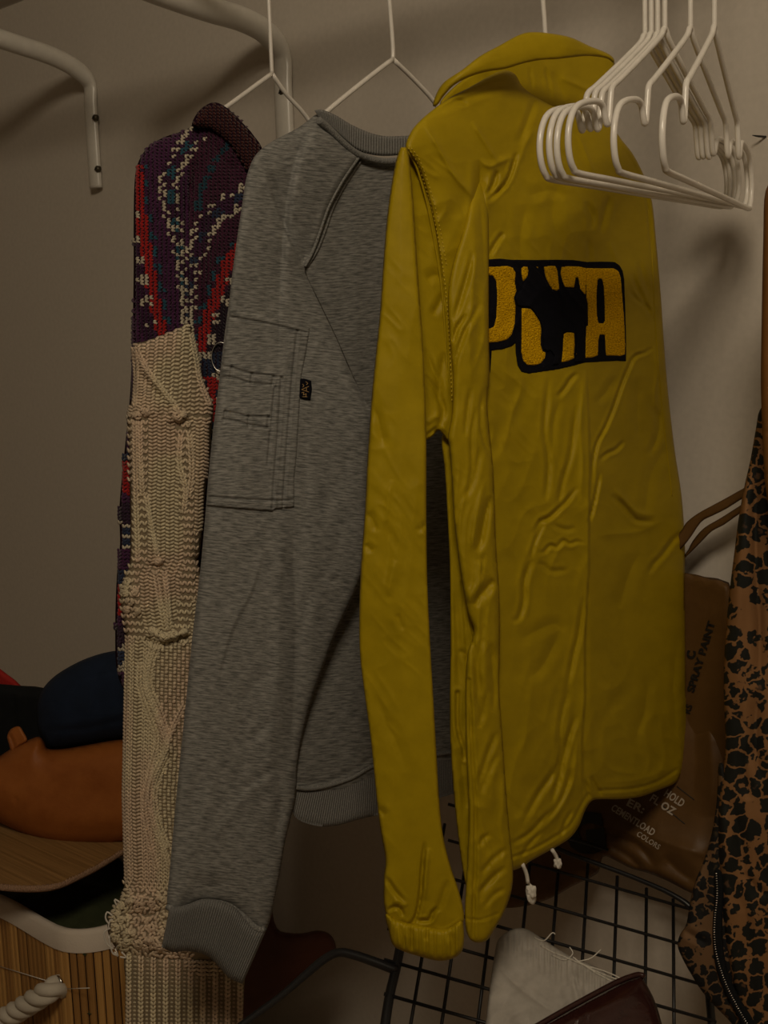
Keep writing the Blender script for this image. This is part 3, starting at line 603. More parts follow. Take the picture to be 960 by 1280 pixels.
# drawcords at the hem
for k, pts in enumerate(([(653, 1080), (658, 1092), (660, 1104)], [(690, 1062), (695, 1070), (697, 1076)])):
    px_tube('drawcord', pts, lambda u, v: PJ(u, v) - .006, .0022, M['cord'], J, step=3)
def knot(name, u, v, s, parent, mat, plane, seed):
    bm = bmesh.new(); bmesh.ops.create_icosphere(bm, subdivisions=3, radius=1)
    c = at(np.array(u), np.array(v), plane(np.array(u), np.array(v)) - .008)
    for q in bm.verts:
        p = q.co.copy(); f = 1 + .22 * math.sin(p.x * 5 + seed) * math.cos(p.z * 4) + .12 * math.sin(p.y * 9)
        q.co = Vector((p.x * s * f, p.y * s * f, p.z * s * 1.25 * f)) + Vector(c - np.array(parent['_o']))
    me = bpy.data.meshes.new(name); bm.to_mesh(me); bm.free(); me.polygons.foreach_set('use_smooth', [True] * len(me.polygons))
    return link(name, me, mat, parent)
knot('cord_knot', 664, 1114, .0058, J, M['cord'], PJ, 1); knot('cord_knot', 697, 1079, .0045, J, M['cord'], PJ, 2)
piece('cord_tassel', [(660, 1118), (669, 1119), (670, 1126), (667, 1131), (662, 1129), (659, 1124)], lambda u, v: PJ(u, v) - .009, M['cord'], J, cell=1.2, edge_px=3, edge=.002, back=.004)
# emblem on the back
def decal(name, polys, surf, mat, parent, h=.0015, cell=1.2, holes=(), edge_px=1.6, folds=None, smooth=1, cr=(), lift=0.0):
    if isinstance(polys[0][0], (int, float)): polys = [polys]
    Vs = []; Qs = []; Uv = []; n0 = 0
    hp = [np.array(x, float) if smooth <= 1 else smooth_poly(x, smooth) for x in holes]
    for p in polys:
        P = np.array(p, float) if smooth <= 1 else smooth_poly(p, smooth)
        lo = P.min(0) - cell; hi = P.max(0) + cell
        U, V = np.meshgrid(np.arange(lo[0], hi[0] + cell, cell), np.arange(lo[1], hi[1] + cell, cell))
        cx = U[:-1, :-1] + cell / 2; cy = V[:-1, :-1] + cell / 2
        k = inside(cx, cy, P)
        for q in hp: k &= ~inside(cx, cy, q)
        cnt = np.zeros(U.shape, int)
        for a in (0, 1):
            for b in (0, 1): cnt[a:a + k.shape[0], b:b + k.shape[1]] += k
        used = cnt > 0; bd = (used & (cnt < 4))[used]
        u, v = U[used], V[used]
        d, nx, ny, *_ = seg_dist(u, v, P, True)
        for q in hp:
            d2, nx2, ny2, *_ = seg_dist(u, v, q, True); m = d2 < d; d = np.where(m, d2, d); nx = np.where(m, nx2, nx); ny = np.where(m, ny2, ny)
        u = np.where(bd, nx, u); v = np.where(bd, ny, v); d = np.where(bd, 0, d)
        e = np.clip(d / edge_px, 0, 1); hh = h * np.sqrt(1 - (1 - e) ** 2)
        if folds is not None: hh = hh + folds(u, v) * e
        if len(cr): hh = hh + creases(u, v, cr) * e
        D = surf(u, v) - lift - hh + np.where(bd, .0004, 0)
        idx = -np.ones(U.shape, int); idx[used] = np.arange(used.sum()) + n0
        Qs.append(np.stack([idx[:-1, :-1][k], idx[1:, :-1][k], idx[1:, 1:][k], idx[:-1, 1:][k]], 1))
        Vs.append(at(u, v, D)); Uv.append(np.stack([u, v], 1) / 100); n0 += len(u)
    return mesh_np(name, np.concatenate(Vs), np.concatenate(Qs), mat, parent, np.concatenate(Uv))
def lg(pts, k=220 / 939., ox=640, oy=300): return [(ox + x * k, oy + y * k) for x, y in pts]
patch_main = lg([(0, 108), (20, 104), (120, 106), (240, 104), (330, 106), (400, 116), (480, 114), (548, 116), (575, 135), (592, 165), (600, 210), (606, 380), (610, 520), (610, 648), (560, 646), (480, 650), (385, 656), (330, 672), (250, 690), (150, 705), (90, 714), (50, 705), (28, 670), (18, 600), (16, 540), (0, 560), (0, 400)])
patch_P = [(609, 324), (625, 323), (640, 324.5), (652, 325), (652, 345), (650, 380), (648, 412), (646, 428), (640, 433), (628, 437), (609, 439)]
decal('emblem_patch', [patch_main, patch_P, [(605, 436), (615, 436), (614, 455), (613, 466), (606, 472)]], SB, M['felt'], J, h=.0016, cell=1.1, edge_px=1.5)
bl_n = lambda u, v: .0007 * vnoise(u * 1.1, v * 1.1, 3) + .0005 * vnoise(u * .5, v * .5, 7)
letters = {
 'letter_p': ([[(609, 333), (618, 333), (634, 332), (641, 334), (645, 341), (644, 353), (646, 364), (643, 372), (645, 384), (644, 404), (640, 419), (634, 425), (622, 428), (609, 429)]], [[(608, 344), (616, 345), (620, 352), (621, 370), (620, 396), (617, 408), (608, 412)]]),
 'letter_u': ([lg([(50, 362), (100, 365), (122, 390), (150, 435), (158, 470), (155, 560), (165, 592), (182, 600), (178, 630), (155, 660), (120, 671), (80, 668), (58, 645), (48, 600), (50, 480)]),
               lg([(48, 150), (60, 140), (85, 142), (90, 165), (85, 195), (68, 218), (56, 222), (50, 190)]),
               lg([(168, 142), (200, 136), (234, 138), (244, 165), (250, 220), (254, 262), (240, 274), (215, 266), (198, 240), (180, 205), (172, 175)]),
               lg([(120, 140), (140, 142), (147, 160), (136, 152)]),
               lg([(188, 486), (200, 488), (205, 520), (200, 560), (192, 545)])], []),
 'letter_t': ([lg([(262, 142), (300, 138), (360, 140), (400, 150), (395, 290), (385, 290), (362, 262), (352, 200), (342, 200), (332, 256), (280, 252), (268, 220), (258, 180)]),
               lg([(274, 500), (292, 490), (334, 490), (337, 560), (332, 610), (334, 632), (300, 648), (262, 655), (268, 600)]),
               lg([(344, 586), (350, 590), (348, 610), (340, 622)]), lg([(228, 610), (238, 608), (234, 650), (216, 662)])], []),
 'letter_a': ([lg([(395, 148), (470, 150), (545, 150), (570, 165), (582, 200), (590, 300), (600, 420), (606, 560), (604, 612), (580, 620), (500, 618), (496, 560), (494, 508), (470, 506), (462, 540), (460, 618), (430, 628), (390, 632), (392, 520), (394, 460), (404, 455), (402, 340), (395, 310)])],
              [lg([(458, 215), (468, 206), (480, 212), (488, 250), (492, 340), (494, 430), (484, 444), (462, 440), (455, 400), (452, 300)])]),
}
for nm, ps, hs in [(n_, [p_], h_) for n_, (pp_, h_) in letters.items() for p_ in pp_]:
    o = decal(nm, ps, SB, M['chenille'], None, h=.0020, cell=1.0, holes=hs, edge_px=2.2, folds=bl_n, lift=.0010)
    o.parent = bpy.data.objects['emblem_patch']; o.matrix_parent_inverse = Matrix.Identity(4)
    o.location = Vector(o.location) - Vector(J['_o'])
bull = lg([(18, 310), (28, 285), (50, 262), (62, 225), (75, 205), (88, 190), (90, 150), (96, 132), (112, 140), (125, 150), (140, 165), (150, 175), (165, 190), (180, 215), (200, 250), (222, 270), (260, 266), (290, 260), (340, 256), (362, 272), (380, 300), (398, 316), (404, 360), (400, 440), (396, 470), (388, 440), (386, 540), (382, 600), (388, 650), (330, 655), (344, 620), (340, 560), (336, 500),
           (300, 492), (276, 500), (262, 560), (258, 620), (250, 665), (210, 670), (225, 620), (205, 590), (190, 600), (170, 585), (165, 520), (160, 470), (150, 440), (125, 400), (108, 372), (85, 356), (50, 358), (28, 350), (20, 330)])
o = decal('bull_silhouette', [bull], SB, M['felt'], None, h=.0030, cell=1.1, edge_px=2.0, folds=lambda u, v: .0003 * vnoise(u, v, 5), lift=.0012)
o.parent = bpy.data.objects['emblem_patch']; o.matrix_parent_inverse = Matrix.Identity(4); o.location = Vector(o.location) - Vector(J['_o'])
# ------------------------------------------------------------------ grey sweatshirt
G = thing('sweatshirt', on_x(430, 1150, XG), 'heather grey crewneck sweatshirt with a utility pocket on its long sleeve', 'sweatshirt')
PG = Plane(on_x(450, 500, XG), 0)
def wr2(s, a=.001, fu=40, fv=90, big=.004):
    return lambda u, v: a * ridged((u + .3 * v) / fu, v / fv, s) + 2 * big * vnoise(u / 110, v / 200, s + 2) + .0004 * vnoise(u / 9, v / 14, s + 4)
crGB = [('v', [(429, 245), (432, 265), (440, 285), (452, 303), (466, 312), (482, 316)], 2.6, .0022), ('v', [(400, 380), (420, 420), (440, 450)], 8, .002), ('v', [(420, 240), (425, 300), (410, 350)], 10, .002),
        ('v', [(440, 720), (420, 800), (390, 900)], 10, .003), ('V', [(368, 976), (395, 979), (420, 972), (445, 960), (470, 944), (500, 935), (560, 925)], 2.0, .003), ('r', [(450, 300), (445, 400), (455, 470)], 14, .003)]
_, SGB = piece('back_panel', [(385, 168), (410, 166), (430, 182), (450, 196), (475, 203), (510, 205), (560, 215), (620, 260), (640, 500), (620, 760), (600, 900), (590, 950), (540, 962), (500, 970), (460, 978), (435, 990), (405, 994), (376, 992), (362, 985), (352, 940), (345, 700), (350, 400), (362, 240)],
      lambda u, v: PG(u, v), M['grey'], G, cell=2.6, edge_px=9, edge=.006, bulge=.006, bulge_px=70, back=.012, folds=wr2(81, .0012, 40, 90, .005), cr=crGB, ang=-4)
def strip(name, top, bot, depth, mat, parent, n=220, m=14, ribs=40, amp=.0009, edge=.004, folds=None, roundv=.18, back=.006):
    Tp = np.stack(polyline_pts(top, 1)[:2], 1); Bp = np.stack(polyline_pts(bot, 1)[:2], 1)
    t = np.linspace(0, 1, n)
    f = lambda P: np.stack([np.interp(t, np.linspace(0, 1, len(P)), P[:, 0]), np.interp(t, np.linspace(0, 1, len(P)), P[:, 1])], 1)
    A = f(Tp); B = f(Bp); s = np.linspace(0, 1, m)
    P = A[None] * (1 - s[:, None, None]) + B[None] * s[:, None, None]
    u = P[..., 0]; v = P[..., 1]
    e = np.minimum(np.clip(np.minimum(s, 1 - s)[:, None] / roundv, 0, 1), np.clip(np.minimum(t, 1 - t)[None] / .06, 0, 1))
    prof = np.sqrt(1 - (1 - e) ** 2)
    h = edge * prof + amp * np.cos(t * ribs * 2 * math.pi)[None] * np.clip(e * 2, 0.25, 1)
    if folds is not None: h = h + folds(u, v)
    D = depth(u, v); Vf = at(u, v, D - h).reshape(-1, 3); Vb = at(u, v, D + back * prof).reshape(-1, 3)
    idx = np.arange(n * m).reshape(m, n)
    q = np.stack([idx[:-1, :-1], idx[1:, :-1], idx[1:, 1:], idx[:-1, 1:]], -1).reshape(-1, 4)
    N = n * m; ring = np.concatenate([idx[0, :], idx[1:, -1], idx[-1, :-1][::-1], idx[1:-1, 0][::-1]])
    r2 = np.roll(ring, -1); side = np.stack([ring, r2, r2 + N, ring + N], 1)
    uv = np.stack([u / 100, v / 100], -1).reshape(-1, 2)
    return mesh_np(name, np.concatenate([Vf, Vb]), np.concatenate([q, (q + N)[:, ::-1], side]), mat, parent, np.concatenate([uv, uv]))
strip('hem_rib', [(360, 984), (385, 986), (410, 982), (440, 972), (465, 958), (500, 950), (590, 938)], [(362, 1004), (372, 1024), (400, 1033), (425, 1031), (450, 1024), (500, 1012), (590, 985)], lambda u, v: PG(u, v) - .004, M['grey_rib'], G, ribs=85, amp=.0005, n=800, folds=lambda u, v: .003 * vnoise(u / 30, v / 50, 3))
px_tube('hem_seam', [(368, 984), (385, 986), (410, 982), (440, 972), (465, 958), (500, 950), (580, 938)], lambda u, v: PG(u, v) - .010, .0026, M['grey'], G, step=3, seg=8)
PGS = Plane(on_x(370, 500, XG + .01), 22)
def PGSd(u, v):
    k = smoothstep((v - 290) / 190)
    return (SGB(u, v) - .001) * (1 - k) + (PGS(u, v) - .012 * smoothstep((v - 300) / 400)) * k
crGS = [('s', [(470, 560), (462, 524), (440, 470), (420, 420), (402, 385), (380, 336), (362, 300), (345, 258), (332, 215)][::1], 34, -.017), 
        ('v', [(405, 155), (425, 175), (440, 190)], 5, .002), ('V', [(452, 197), (438, 214), (426, 232), (411, 260), (401, 290), (391, 315), (380, 334)], 1.6, .003), ('r', [(444, 194), (430, 212), (418, 230), (404, 260), (396, 288), (387, 312), (377, 330)], 3.0, .0022),
        ('r', [(457, 201), (443, 218), (430, 238), (416, 266), (406, 294), (396, 318), (385, 338)], 2.5, .0015),
        ('v', [(340, 215), (352, 245), (364, 272)], 4, .0015), ('v', [(330, 236), (350, 280), (366, 310)], 7, .002),
        ('v', [(366, 640), (367, 700), (370, 760), (368, 850), (362, 960)], 10, .0055), ('r', [(352, 640), (350, 740), (345, 860), (330, 1000)], 14, .004), ('v', [(398, 718), (410, 726), (425, 726)], 4, .002), ('v', [(392, 735), (382, 760), (376, 800)], 5, .0025),
        ('s', [(330, 690), (315, 740), (290, 790), (270, 860)], 14, .003), ('v', [(350, 890), (330, 910), (312, 925)], 5, .0018), ('r', [(345, 970), (310, 990), (286, 1022), (258, 1060)], 6, .002), ('v', [(352, 955), (320, 975), (292, 1005)], 5, .0015),
        ('v', [(250, 960), (240, 1010), (232, 1050)], 8, .0025), ('v', [(235, 1090), (260, 1108), (290, 1100)], 8, .0025), ('v', [(345, 830), (325, 850), (300, 880)], 8, .002), ('r', [(385, 500), (388, 600), (398, 690)], 9, .0015), ('v', [(380, 520), (382, 590), (377, 640)], 6, .0018),
        ('v', [(430, 640), (420, 690), (400, 735)], 9, .002), ('v', [(440, 560), (420, 610), (405, 640)], 10, .0018), ('v', [(352, 1068), (345, 1040), (350, 1000)], 5, .003), ('v', [(345, 950), (352, 1000), (346, 1050)], 6, .003)]
polyGS = [(396, 143), (408, 150), (426, 168), (440, 182), (453, 194), (446, 205), (432, 228), (416, 258), (405, 288), (395, 314), (382, 337), (400, 378), (420, 420), (441, 468), (458, 504), (465, 522), (462, 600), (461, 680), (452, 720), (436, 758), (420, 792), (402, 840), (387, 885), (376, 930), (371, 965), (369, 1000), (357, 1050), (351, 1085), (344, 1122), (334, 1160), (322, 1164),
          (308, 1150), (292, 1134), (272, 1127), (250, 1127), (234, 1134), (220, 1138), (209, 1130), (212, 1090), (219, 1010), (227, 930), (234, 860), (241, 790), (250, 715), (256, 650), (260, 600), (266, 540), (274, 475), (281, 415), (286, 380), (290, 345), (296, 300), (302, 260), (308, 222), (318, 196), (335, 180), (355, 169), (372, 160), (386, 150)]
objGS, SGS = piece('sleeve', polyGS, PGSd, M['grey'], G, cell=2.2, edge_px=9, edge=.007, bulge=.012, bulge_px=55, back=.010, folds=wr2(91, .0014, 34, 90, .0035), cr=crGS, ang=6)
for off in (0, 5.5):
    px_tube('raglan_seam', [(449 + off, 196), (436 + off, 214), (424 + off, 233), (410 + off, 260), (400 + off, 289), (391 + off * .8, 314), (381 + off * .4, 333)], lambda u, v: np.minimum(SGS(u, v), SGB(u, v)), .0018, M['grey'], G, lift=.0007)
strip('collar_rib', [(393, 138), (402, 137), (418, 143), (438, 155), (460, 165), (480, 170), (500, 170), (530, 168), (560, 166)], [(400, 150), (412, 158), (428, 173), (445, 187), (462, 193), (480, 195), (500, 194), (530, 192), (560, 190)], lambda u, v: PG(u, v) - .010, M['grey_rib'], G, n=520, ribs=52, amp=.0008, edge=.005)
px_tube('collar_binding', [(398, 150), (410, 160), (426, 176), (441, 189), (452, 195), (464, 199), (480, 202), (500, 201), (530, 200)], lambda u, v: PG(u, v) - .018, .0040, M['grey'], G, step=3, seg=10)
strip('cuff_rib', [(212, 1134), (232, 1131), (252, 1124), (272, 1125), (292, 1133), (308, 1150), (320, 1160), (334, 1160)], [(202, 1184), (216, 1190), (232, 1189), (248, 1191), (262, 1197), (274, 1209), (287, 1223), (303, 1230)], lambda u, v: PGSd(u, v) - .010, M['grey_rib'], G, n=520, ribs=44, amp=.0011, edge=.010, back=.02, folds=lambda u, v: .004 * np.sin((u - 205) / 120 * math.pi))
px_tube('cuff_seam', [(210, 1134), (222, 1138), (236, 1134), (252, 1127), (272, 1127), (290, 1133), (304, 1145), (316, 1157), (325, 1162), (330, 1161)], SGS, .0034, M['grey'], G, lift=.006, step=3, seg=10)
# sleeve pocket
def st(lines, w=1.5, a=.0026): return [('V', l, w, a) for l in lines]
pk = [(287, 385), (388, 408), (383, 440), (377, 470), (374, 520), (371, 570), (368, 600), (368, 634), (345, 636), (341, 639), (300, 636), (258, 632), (262, 590), (268, 530), (274, 480), (281, 430)]
pkl = st([[(286, 396), (330, 404), (383, 416)], [(372, 414), (366, 470), (362, 520), (356, 600), (354, 636)], [(279, 458), (290, 460), (314, 467), (340, 470), (353, 472)], [(276, 472), (290, 472), (314, 479), (340, 481)], [(315, 467), (314, 480)], [(342, 471), (340, 482)], [(352, 473), (348, 540), (343, 600), (341, 636)], [(344, 484), (338, 545), (335, 580)], [(281, 515), (296, 517), (311, 521), (336, 521)], [(278, 524), (296, 527), (311, 531), (335, 535)], [(311, 520), (311, 534)], [(336, 521), (335, 535)], [(260, 621), (300, 624), (340, 626), (367, 625)], [(290, 458), (288, 474)], [(282, 513), (280, 526)]])
o = decal('utility_pocket', pk, SGS, M['grey'], G, h=.0036, cell=1.1, edge_px=2.2, cr=pkl)
tg = decal('label_tag', [(373, 473), (380, 473), (389, 476), (390, 486), (388, 500), (380, 499), (373, 497)], SGS, M['felt'], G, h=.0018, cell=.9, lift=.0015); tg['label'] = 'small black woven tag'
def stroke_obj(name, strokes, surf, rad, mat, parent, lift):
    Vs = []; Q = []; n0 = 0
    for p in strokes:
        x, y, a, s = polyline_pts(p, 1.0, 1); D = surf(x, y) - lift; P = at(x, y, D); n = len(P)
        T = np.gradient(P, axis=0); T /= np.linalg.norm(T, axis=1)[:, None]; A = np.cross(T, FW); A /= np.linalg.norm(A, axis=1)[:, None]; B = np.cross(T, A)
        th = np.arange(5) * 2 * math.pi / 5
        V = (P[:, None] + rad * (np.cos(th)[None, :, None] * A[:, None] + np.sin(th)[None, :, None] * B[:, None])).reshape(-1, 3)
        for i in range(n - 1):
            for k in range(5): Q.append((n0 + i * 5 + k, n0 + i * 5 + (k + 1) % 5, n0 + (i + 1) * 5 + (k + 1) % 5, n0 + (i + 1) * 5 + k))
        Vs.append(V); n0 += len(V)
    return mesh_np(name, np.concatenate(Vs), np.array(Q), mat, parent)
o = stroke_obj('tag_embroidery', [[(377, 487), (386, 483)], [(377, 487), (386, 490)], [(383, 484.5), (383, 489)], [(378, 480), (380, 482), (378.5, 484)], [(382, 477), (385, 479), (383, 481)], [(377, 491), (380, 490), (379, 494), (383, 492), (382, 496)], [(378, 496), (384, 496)]], SGS, .00035, M['tan_thread'], None, .0036)
o.parent = tg; o.location = Vector(o.location) - Vector(G['_o'])
# ------------------------------------------------------------------ knitted sweater
K = thing('patchwork_sweater', on_x(230, 1279, XK), 'chunky knit sweater with plum patterned shoulder and long cream cable-knit sleeve', 'sweater')
PK = Plane(on_x(240, 500, XK - .02), 20)
crK = [('v', [(252, 190), (240, 230), (232, 270), (233, 330), (238, 380), (242, 410)], 9, .010), ('v', [(262, 170), (280, 200), (300, 215)], 9, .004), ('r', [(262, 230), (250, 300), (250, 380)], 14, .004), ('v', [(300, 200), (280, 240), (262, 300)], 10, .003)]
polyK = [(243, 152), (254, 136), (270, 130), (286, 138), (300, 150), (326, 186), (335, 260), (320, 400), (300, 600), (285, 860), (262, 880), (190, 880), (160, 868), (146, 838), (144, 780), (146, 720), (150, 680), (149, 640), (152, 600), (156, 560), (162, 500), (165, 440), (166, 400), (167, 340), (167, 280), (168, 230), (172, 205), (184, 185), (204, 172), (228, 164), (236, 160)]
objK, SK = piece('body', polyK, PK, M['knit_dark'], K, cell=2.6, edge_px=14, edge=.012, bulge=.010, bulge_px=70, back=.02, folds=lambda u, v: .006 * vnoise(u / 50, v / 90, 5), cr=crK)
objKC, SKC = piece('collar', [(240, 158), (246, 142), (258, 131), (270, 128), (284, 135), (298, 149), (312, 164), (327, 184), (328, 210), (316, 226), (306, 212), (292, 188), (276, 170), (258, 160)], lambda u, v: PK(u, v) - .020, M['knit_dark'], K, cell=2, edge_px=12, edge=.012, bulge=.004, back=.02)
MAR, PUR, RED, TEAL, NAVY, WHT = (.048, .008, .012), (.060, .014, .055), (.34, .012, .012), (.018, .075, .115), (.022, .032, .070), (.50, .44, .34)
bands = {
 'A': [(171, 208), (173, 240), (178, 280), (186, 330), (193, 370), (200, 405), (206, 432)],
 'B': [(249, 156), (240, 175), (222, 198), (212, 225), (214, 255), (220, 290), (228, 330), (233, 380), (236, 410)],
 'C': [(330, 235), (303, 246), (285, 255), (266, 272), (252, 296), (243, 325), (238, 355), (235, 390)],
 'D': [(286, 178), (276, 195), (262, 214), (252, 235), (247, 262)],
 'E': [(318, 300), (299, 312), (284, 330), (276, 358), (264, 388), (256, 412), (250, 440), (247, 470)],
}
Bp = {k: smooth_poly(v, 4, False) for k, v in bands.items()}
def sd(k, u, v):
    d, _, _, t, s, tot = seg_dist(u, v, Bp[k], False); return np.sign(s) * d, t * tot
def fair(u, v):
    n = len(u); C = np.tile(np.array(PUR), (n, 1)); 
    C[(u > 236) & (v < 420)] = np.array(MAR) * .55 + np.array(PUR) * .45
    r = _hash(np.floor(u * 3), np.floor(v * 3), 2)
    def put(m, c): C[m] = c
    s, t = sd('A', u, v)                      # red band; left side white stars, right teal dots
    ok = (v > 205) & (v < 440) & (u < 232)
    put(ok & (s > 9) & (s < 24), np.array(PUR) * .6)
    ph = (t % 27) / 27
    put(ok & (s > -6.5) & (s < 8), RED)
    put(ok & (s > 4) & (s < 15) & (v > 265) & (ph < .5) & ((r < .75)), WHT)
    put(ok & (s > 15) & (s < 19) & (v > 290) & (ph > .15) & (ph < .35), WHT)
    put(ok & (s < -7) & (s > -14) & (((t + 6) % 22) < 11), TEAL)
    for key, wd, dark in (('B', 9.5, 0), ('C', 10.5, 0)):
        s, t = sd(key, u, v); ok = (v < 412) & (v > 140)
        zz = wd + 2.5 * np.sign(np.sin(t / 11 * 2 * math.pi)); half = wd * (1 - .5 * smoothstep((t - 90) / 80))
        zz = half + 2.2 * np.sign(np.sin(t / 11 * 2 * math.pi))
        put(ok & (np.abs(s) < half + 1), np.array(PUR) * .7)
        put(ok & (np.abs(s) < 4.5) & (((t + 8) % 34) < 16), TEAL if key == 'B' else NAVY)
        put(ok & (np.abs(np.abs(s) - zz) < 2.3), WHT)
    s, t = sd('D', u, v); put((np.abs(s) < 4) & (r < .7) & (v < 262) & (v > 176), np.array(TEAL) * .6)
    s, t = sd('E', u, v); ok = (u > 236) & (v > 285) & (v < 480)
    put(ok & (s < -9) & (s > -30), np.array((.016, .008, .016)))
    put(ok & (np.abs(s) < 7.5), RED); put(ok & (s > 8) & (s < 14) & ((t % 20) < 10), TEAL)
    put(ok & (s < -5) & (s > -16) & ((t % 27) < 14) & (r < .8), WHT)
    m = (u > 240) & (v > 440) & (u < 300); C[m] = np.array(NAVY) * .8; put(m & (vnoise(u / 9, v / 12, 6) > .22), WHT); put(m & (vnoise(u / 12, v / 20, 16) > .1) & (v > 470), RED); put(m & (v > 560), (.10, .010, .02))
    # left sliver beside the cream sleeve
    m = (u < 190) & (v > 470)
    q = ((v + 12 * vnoise(u / 10, v / 14, 3)) % 150) / 150
    seq = [(.0, .12, RED), (.12, .2, PUR), (.2, .38, (.03, .012, .03)), (.38, .42, WHT), (.42, .56, NAVY), (.56, .60, WHT), (.60, .78, PUR), (.78, .86, NAVY), (.86, 1.0, RED)]
    for a, b, c in seq: put(m & (q >= a) & (q < b), c)
    put(m & (q > .38) & (q < .60) & (vnoise(u / 5, v / 6, 31) > .28), WHT)
    return C
# V stitches following the nearest band
bl = Blobs(3, 6)
gu, gv = np.meshgrid(np.arange(144, 330, 5.6), np.arange(134, 876, 4.4)); gu = gu + (np.arange(gu.shape[0]) % 2)[:, None] * 0
gu = gu.ravel() + RNG.normal(0, .35, gu.size); gv = gv.ravel() + RNG.normal(0, .3, gv.size)
cream = smooth_poly([(176, 436), (205, 428), (234, 416), (240, 440), (247, 475), (258, 510), (256, 560), (248, 640), (244, 700), (250, 800), (262, 900), (170, 900), (166, 800), (160, 740), (170, 650), (168, 560), (172, 470)], 3)
mk = inside(gu, gv, np.array(polyK, float)) & ~inside(gu, gv, cream) & ~((gu > 300) & (gv > 300)) & ~((gu > 275) & (gv > 460)) & ~((gv > 700) & (gu > 170)) 
gu, gv = gu[mk], gv[mk]
Cc = fair(gu, gv)
best = np.full(len(gu), 1e9); ang = np.zeros(len(gu)) + math.pi / 2
for k in 'ABCE':
    P = Bp[k]; d, nx, ny, t, s, tot = seg_dist(gu, gv, P, False)
    tt = np.arctan2(np.interp(t, np.linspace(0, 1, len(P)), np.gradient(P[:, 1])), np.interp(t, np.linspace(0, 1, len(P)), np.gradient(P[:, 0])))
    m = d < best; best = np.where(m, d, best); ang = np.where(m, tt, ang)
ang = np.where(gv > 470, 0.25, ang)
for i in range(len(gu)):
    a = ang[i]; c = Cc[i] * (0.85 + .3 * RNG.random())
    ca, sa = math.cos(a), math.sin(a)      # rows run along the band; V legs lean about the across direction
    for sgn in (-1, 1):
        bl.add(gu[i] + ca * 1.35 * sgn, gv[i] + sa * 1.35 * sgn, 3.3, 1.55, a + math.pi / 2 + sgn * .5, c, H=1.3, lift=.3 + RNG.random() * .5)
bl.build('patterned_stitches', SK, M['yarn'], K)
bl = Blobs(3, 6)
gu, gv = np.meshgrid(np.arange(238, 330, 5), np.arange(126, 230, 4)); gu = gu.ravel(); gv = gv.ravel()
mk = inside(gu, gv, smooth_poly([(242, 157), (247, 143), (258, 133), (270, 130), (284, 137), (298, 151), (312, 166), (325, 185), (326, 208), (316, 222), (306, 210), (292, 187), (276, 169), (258, 159)], 3))
for x, y in zip(gu[mk], gv[mk]): bl.add(x + RNG.normal(0, .3), y, 3.2, 1.5, .75 + RNG.normal(0, .1), np.array((.055, .012, .010)) * (.8 + .4 * RNG.random()), lift=.4)
bl.build('collar_stitches', SKC, M['yarn'], K)
# fuzz
# cream cable-knit sleeve
PKS = Plane(on_x(215, 800, XK + .015), 38)
def slv_h(u, v):
    h = .004 * vnoise(u / 45, v / 70, 12)
    return h
crC = [('r', [(172, 445), (185, 468), (205, 490), (218, 505), (225, 515)], 6, .004), ('v', [(172, 462), (186, 480), (204, 500)], 5, .005),
       ('r', [(165, 515), (180, 512), (200, 516)], 9, .004), ('r', [(212, 512), (222, 520), (232, 518)], 7, .006), ('V', [(212, 530), (225, 531), (236, 524)], 2.5, .004),
       ('r', [(176, 530), (176, 580), (178, 618)], 5, .0045), ('r', [(184, 620), (190, 660), (198, 704)], 6, .005), ('V', [(186, 706), (196, 711), (204, 706)], 2.5, .004),
       ('r', [(226, 545), (232, 590), (232, 640)], 7, .004), ('r', [(236, 640), (238, 665), (246, 700), (240, 730)], 6, .004),
       ('r', [(188, 715), (196, 750), (204, 785)], 6, .004), ('r', [(206, 720), (210, 755), (212, 785)], 5, .004), ('r', [(158, 725), (165, 750), (180, 770)], 8, .006), ('V', [(186, 800), (206, 806), (236, 796)], 3, .006),
       ('r', [(185, 785), (205, 796), (236, 788)], 7, .006),
       ('r', [(193, 800), (184, 830), (182, 860), (196, 895), (208, 930), (205, 945), (192, 970), (186, 995), (192, 1030), (204, 1060), (212, 1085)], 4.5, .005), ('r', [(228, 880), (212, 925), (222, 950)], 4, .004), ('V', [(200, 950), (190, 975), (188, 1000)], 1.6, .003),
       ('r', [(150, 1128), (180, 1126), (210, 1120)], 7, .008), ('r', [(145, 1160), (180, 1175), (215, 1180)], 9, .008), ('V', [(155, 1142), (185, 1143), (210, 1136)], 3, .004), ('v', [(160, 1188), (230, 1196), (300, 1205)], 4, .004)]
polyC = [(167, 432), (180, 427), (200, 420), (220, 412), (236, 404), (242, 418), (248, 442), (252, 466), (260, 488), (267, 508), (264, 540), (262, 575), (256, 620), (253, 660), (250, 690), (246, 700), (252, 720), (256, 780), (262, 860), (272, 960), (282, 1060), (292, 1140), (300, 1196), (280, 1204), (230, 1202), (180, 1198), (158, 1192), (146, 1186), (137, 1172),
         (134, 1156), (140, 1138), (150, 1122), (156, 1100), (154, 1050), (153, 1000), (154, 940), (157, 880), (158, 830), (157, 790), (153, 765), (150, 745), (155, 722), (162, 705), (163, 660), (162, 600), (161, 550), (159, 525), (163, 505), (167, 490), (168, 460)]
objC, SC = piece('sleeve', polyC, PKS, M['knit_cream'], K, cell=2.2, edge_px=14, edge=.012, bulge=.008, bulge_px=50, back=.012, folds=slv_h, cr=crC, smooth=3)
CRM = np.array((.68, .585, .40)); CRM2 = np.array((.68, .52, .38))
bl = Blobs(3, 6)
PCp = smooth_poly(polyC, 3)
def creamcol(u, v):
    k = smoothstep(vnoise(np.array(u / 30.), np.array(v / 60.), 77) * 2 + .35)
    return (CRM * (1 - k) + CRM2 * k) * (.86 + .24 * RNG.random())
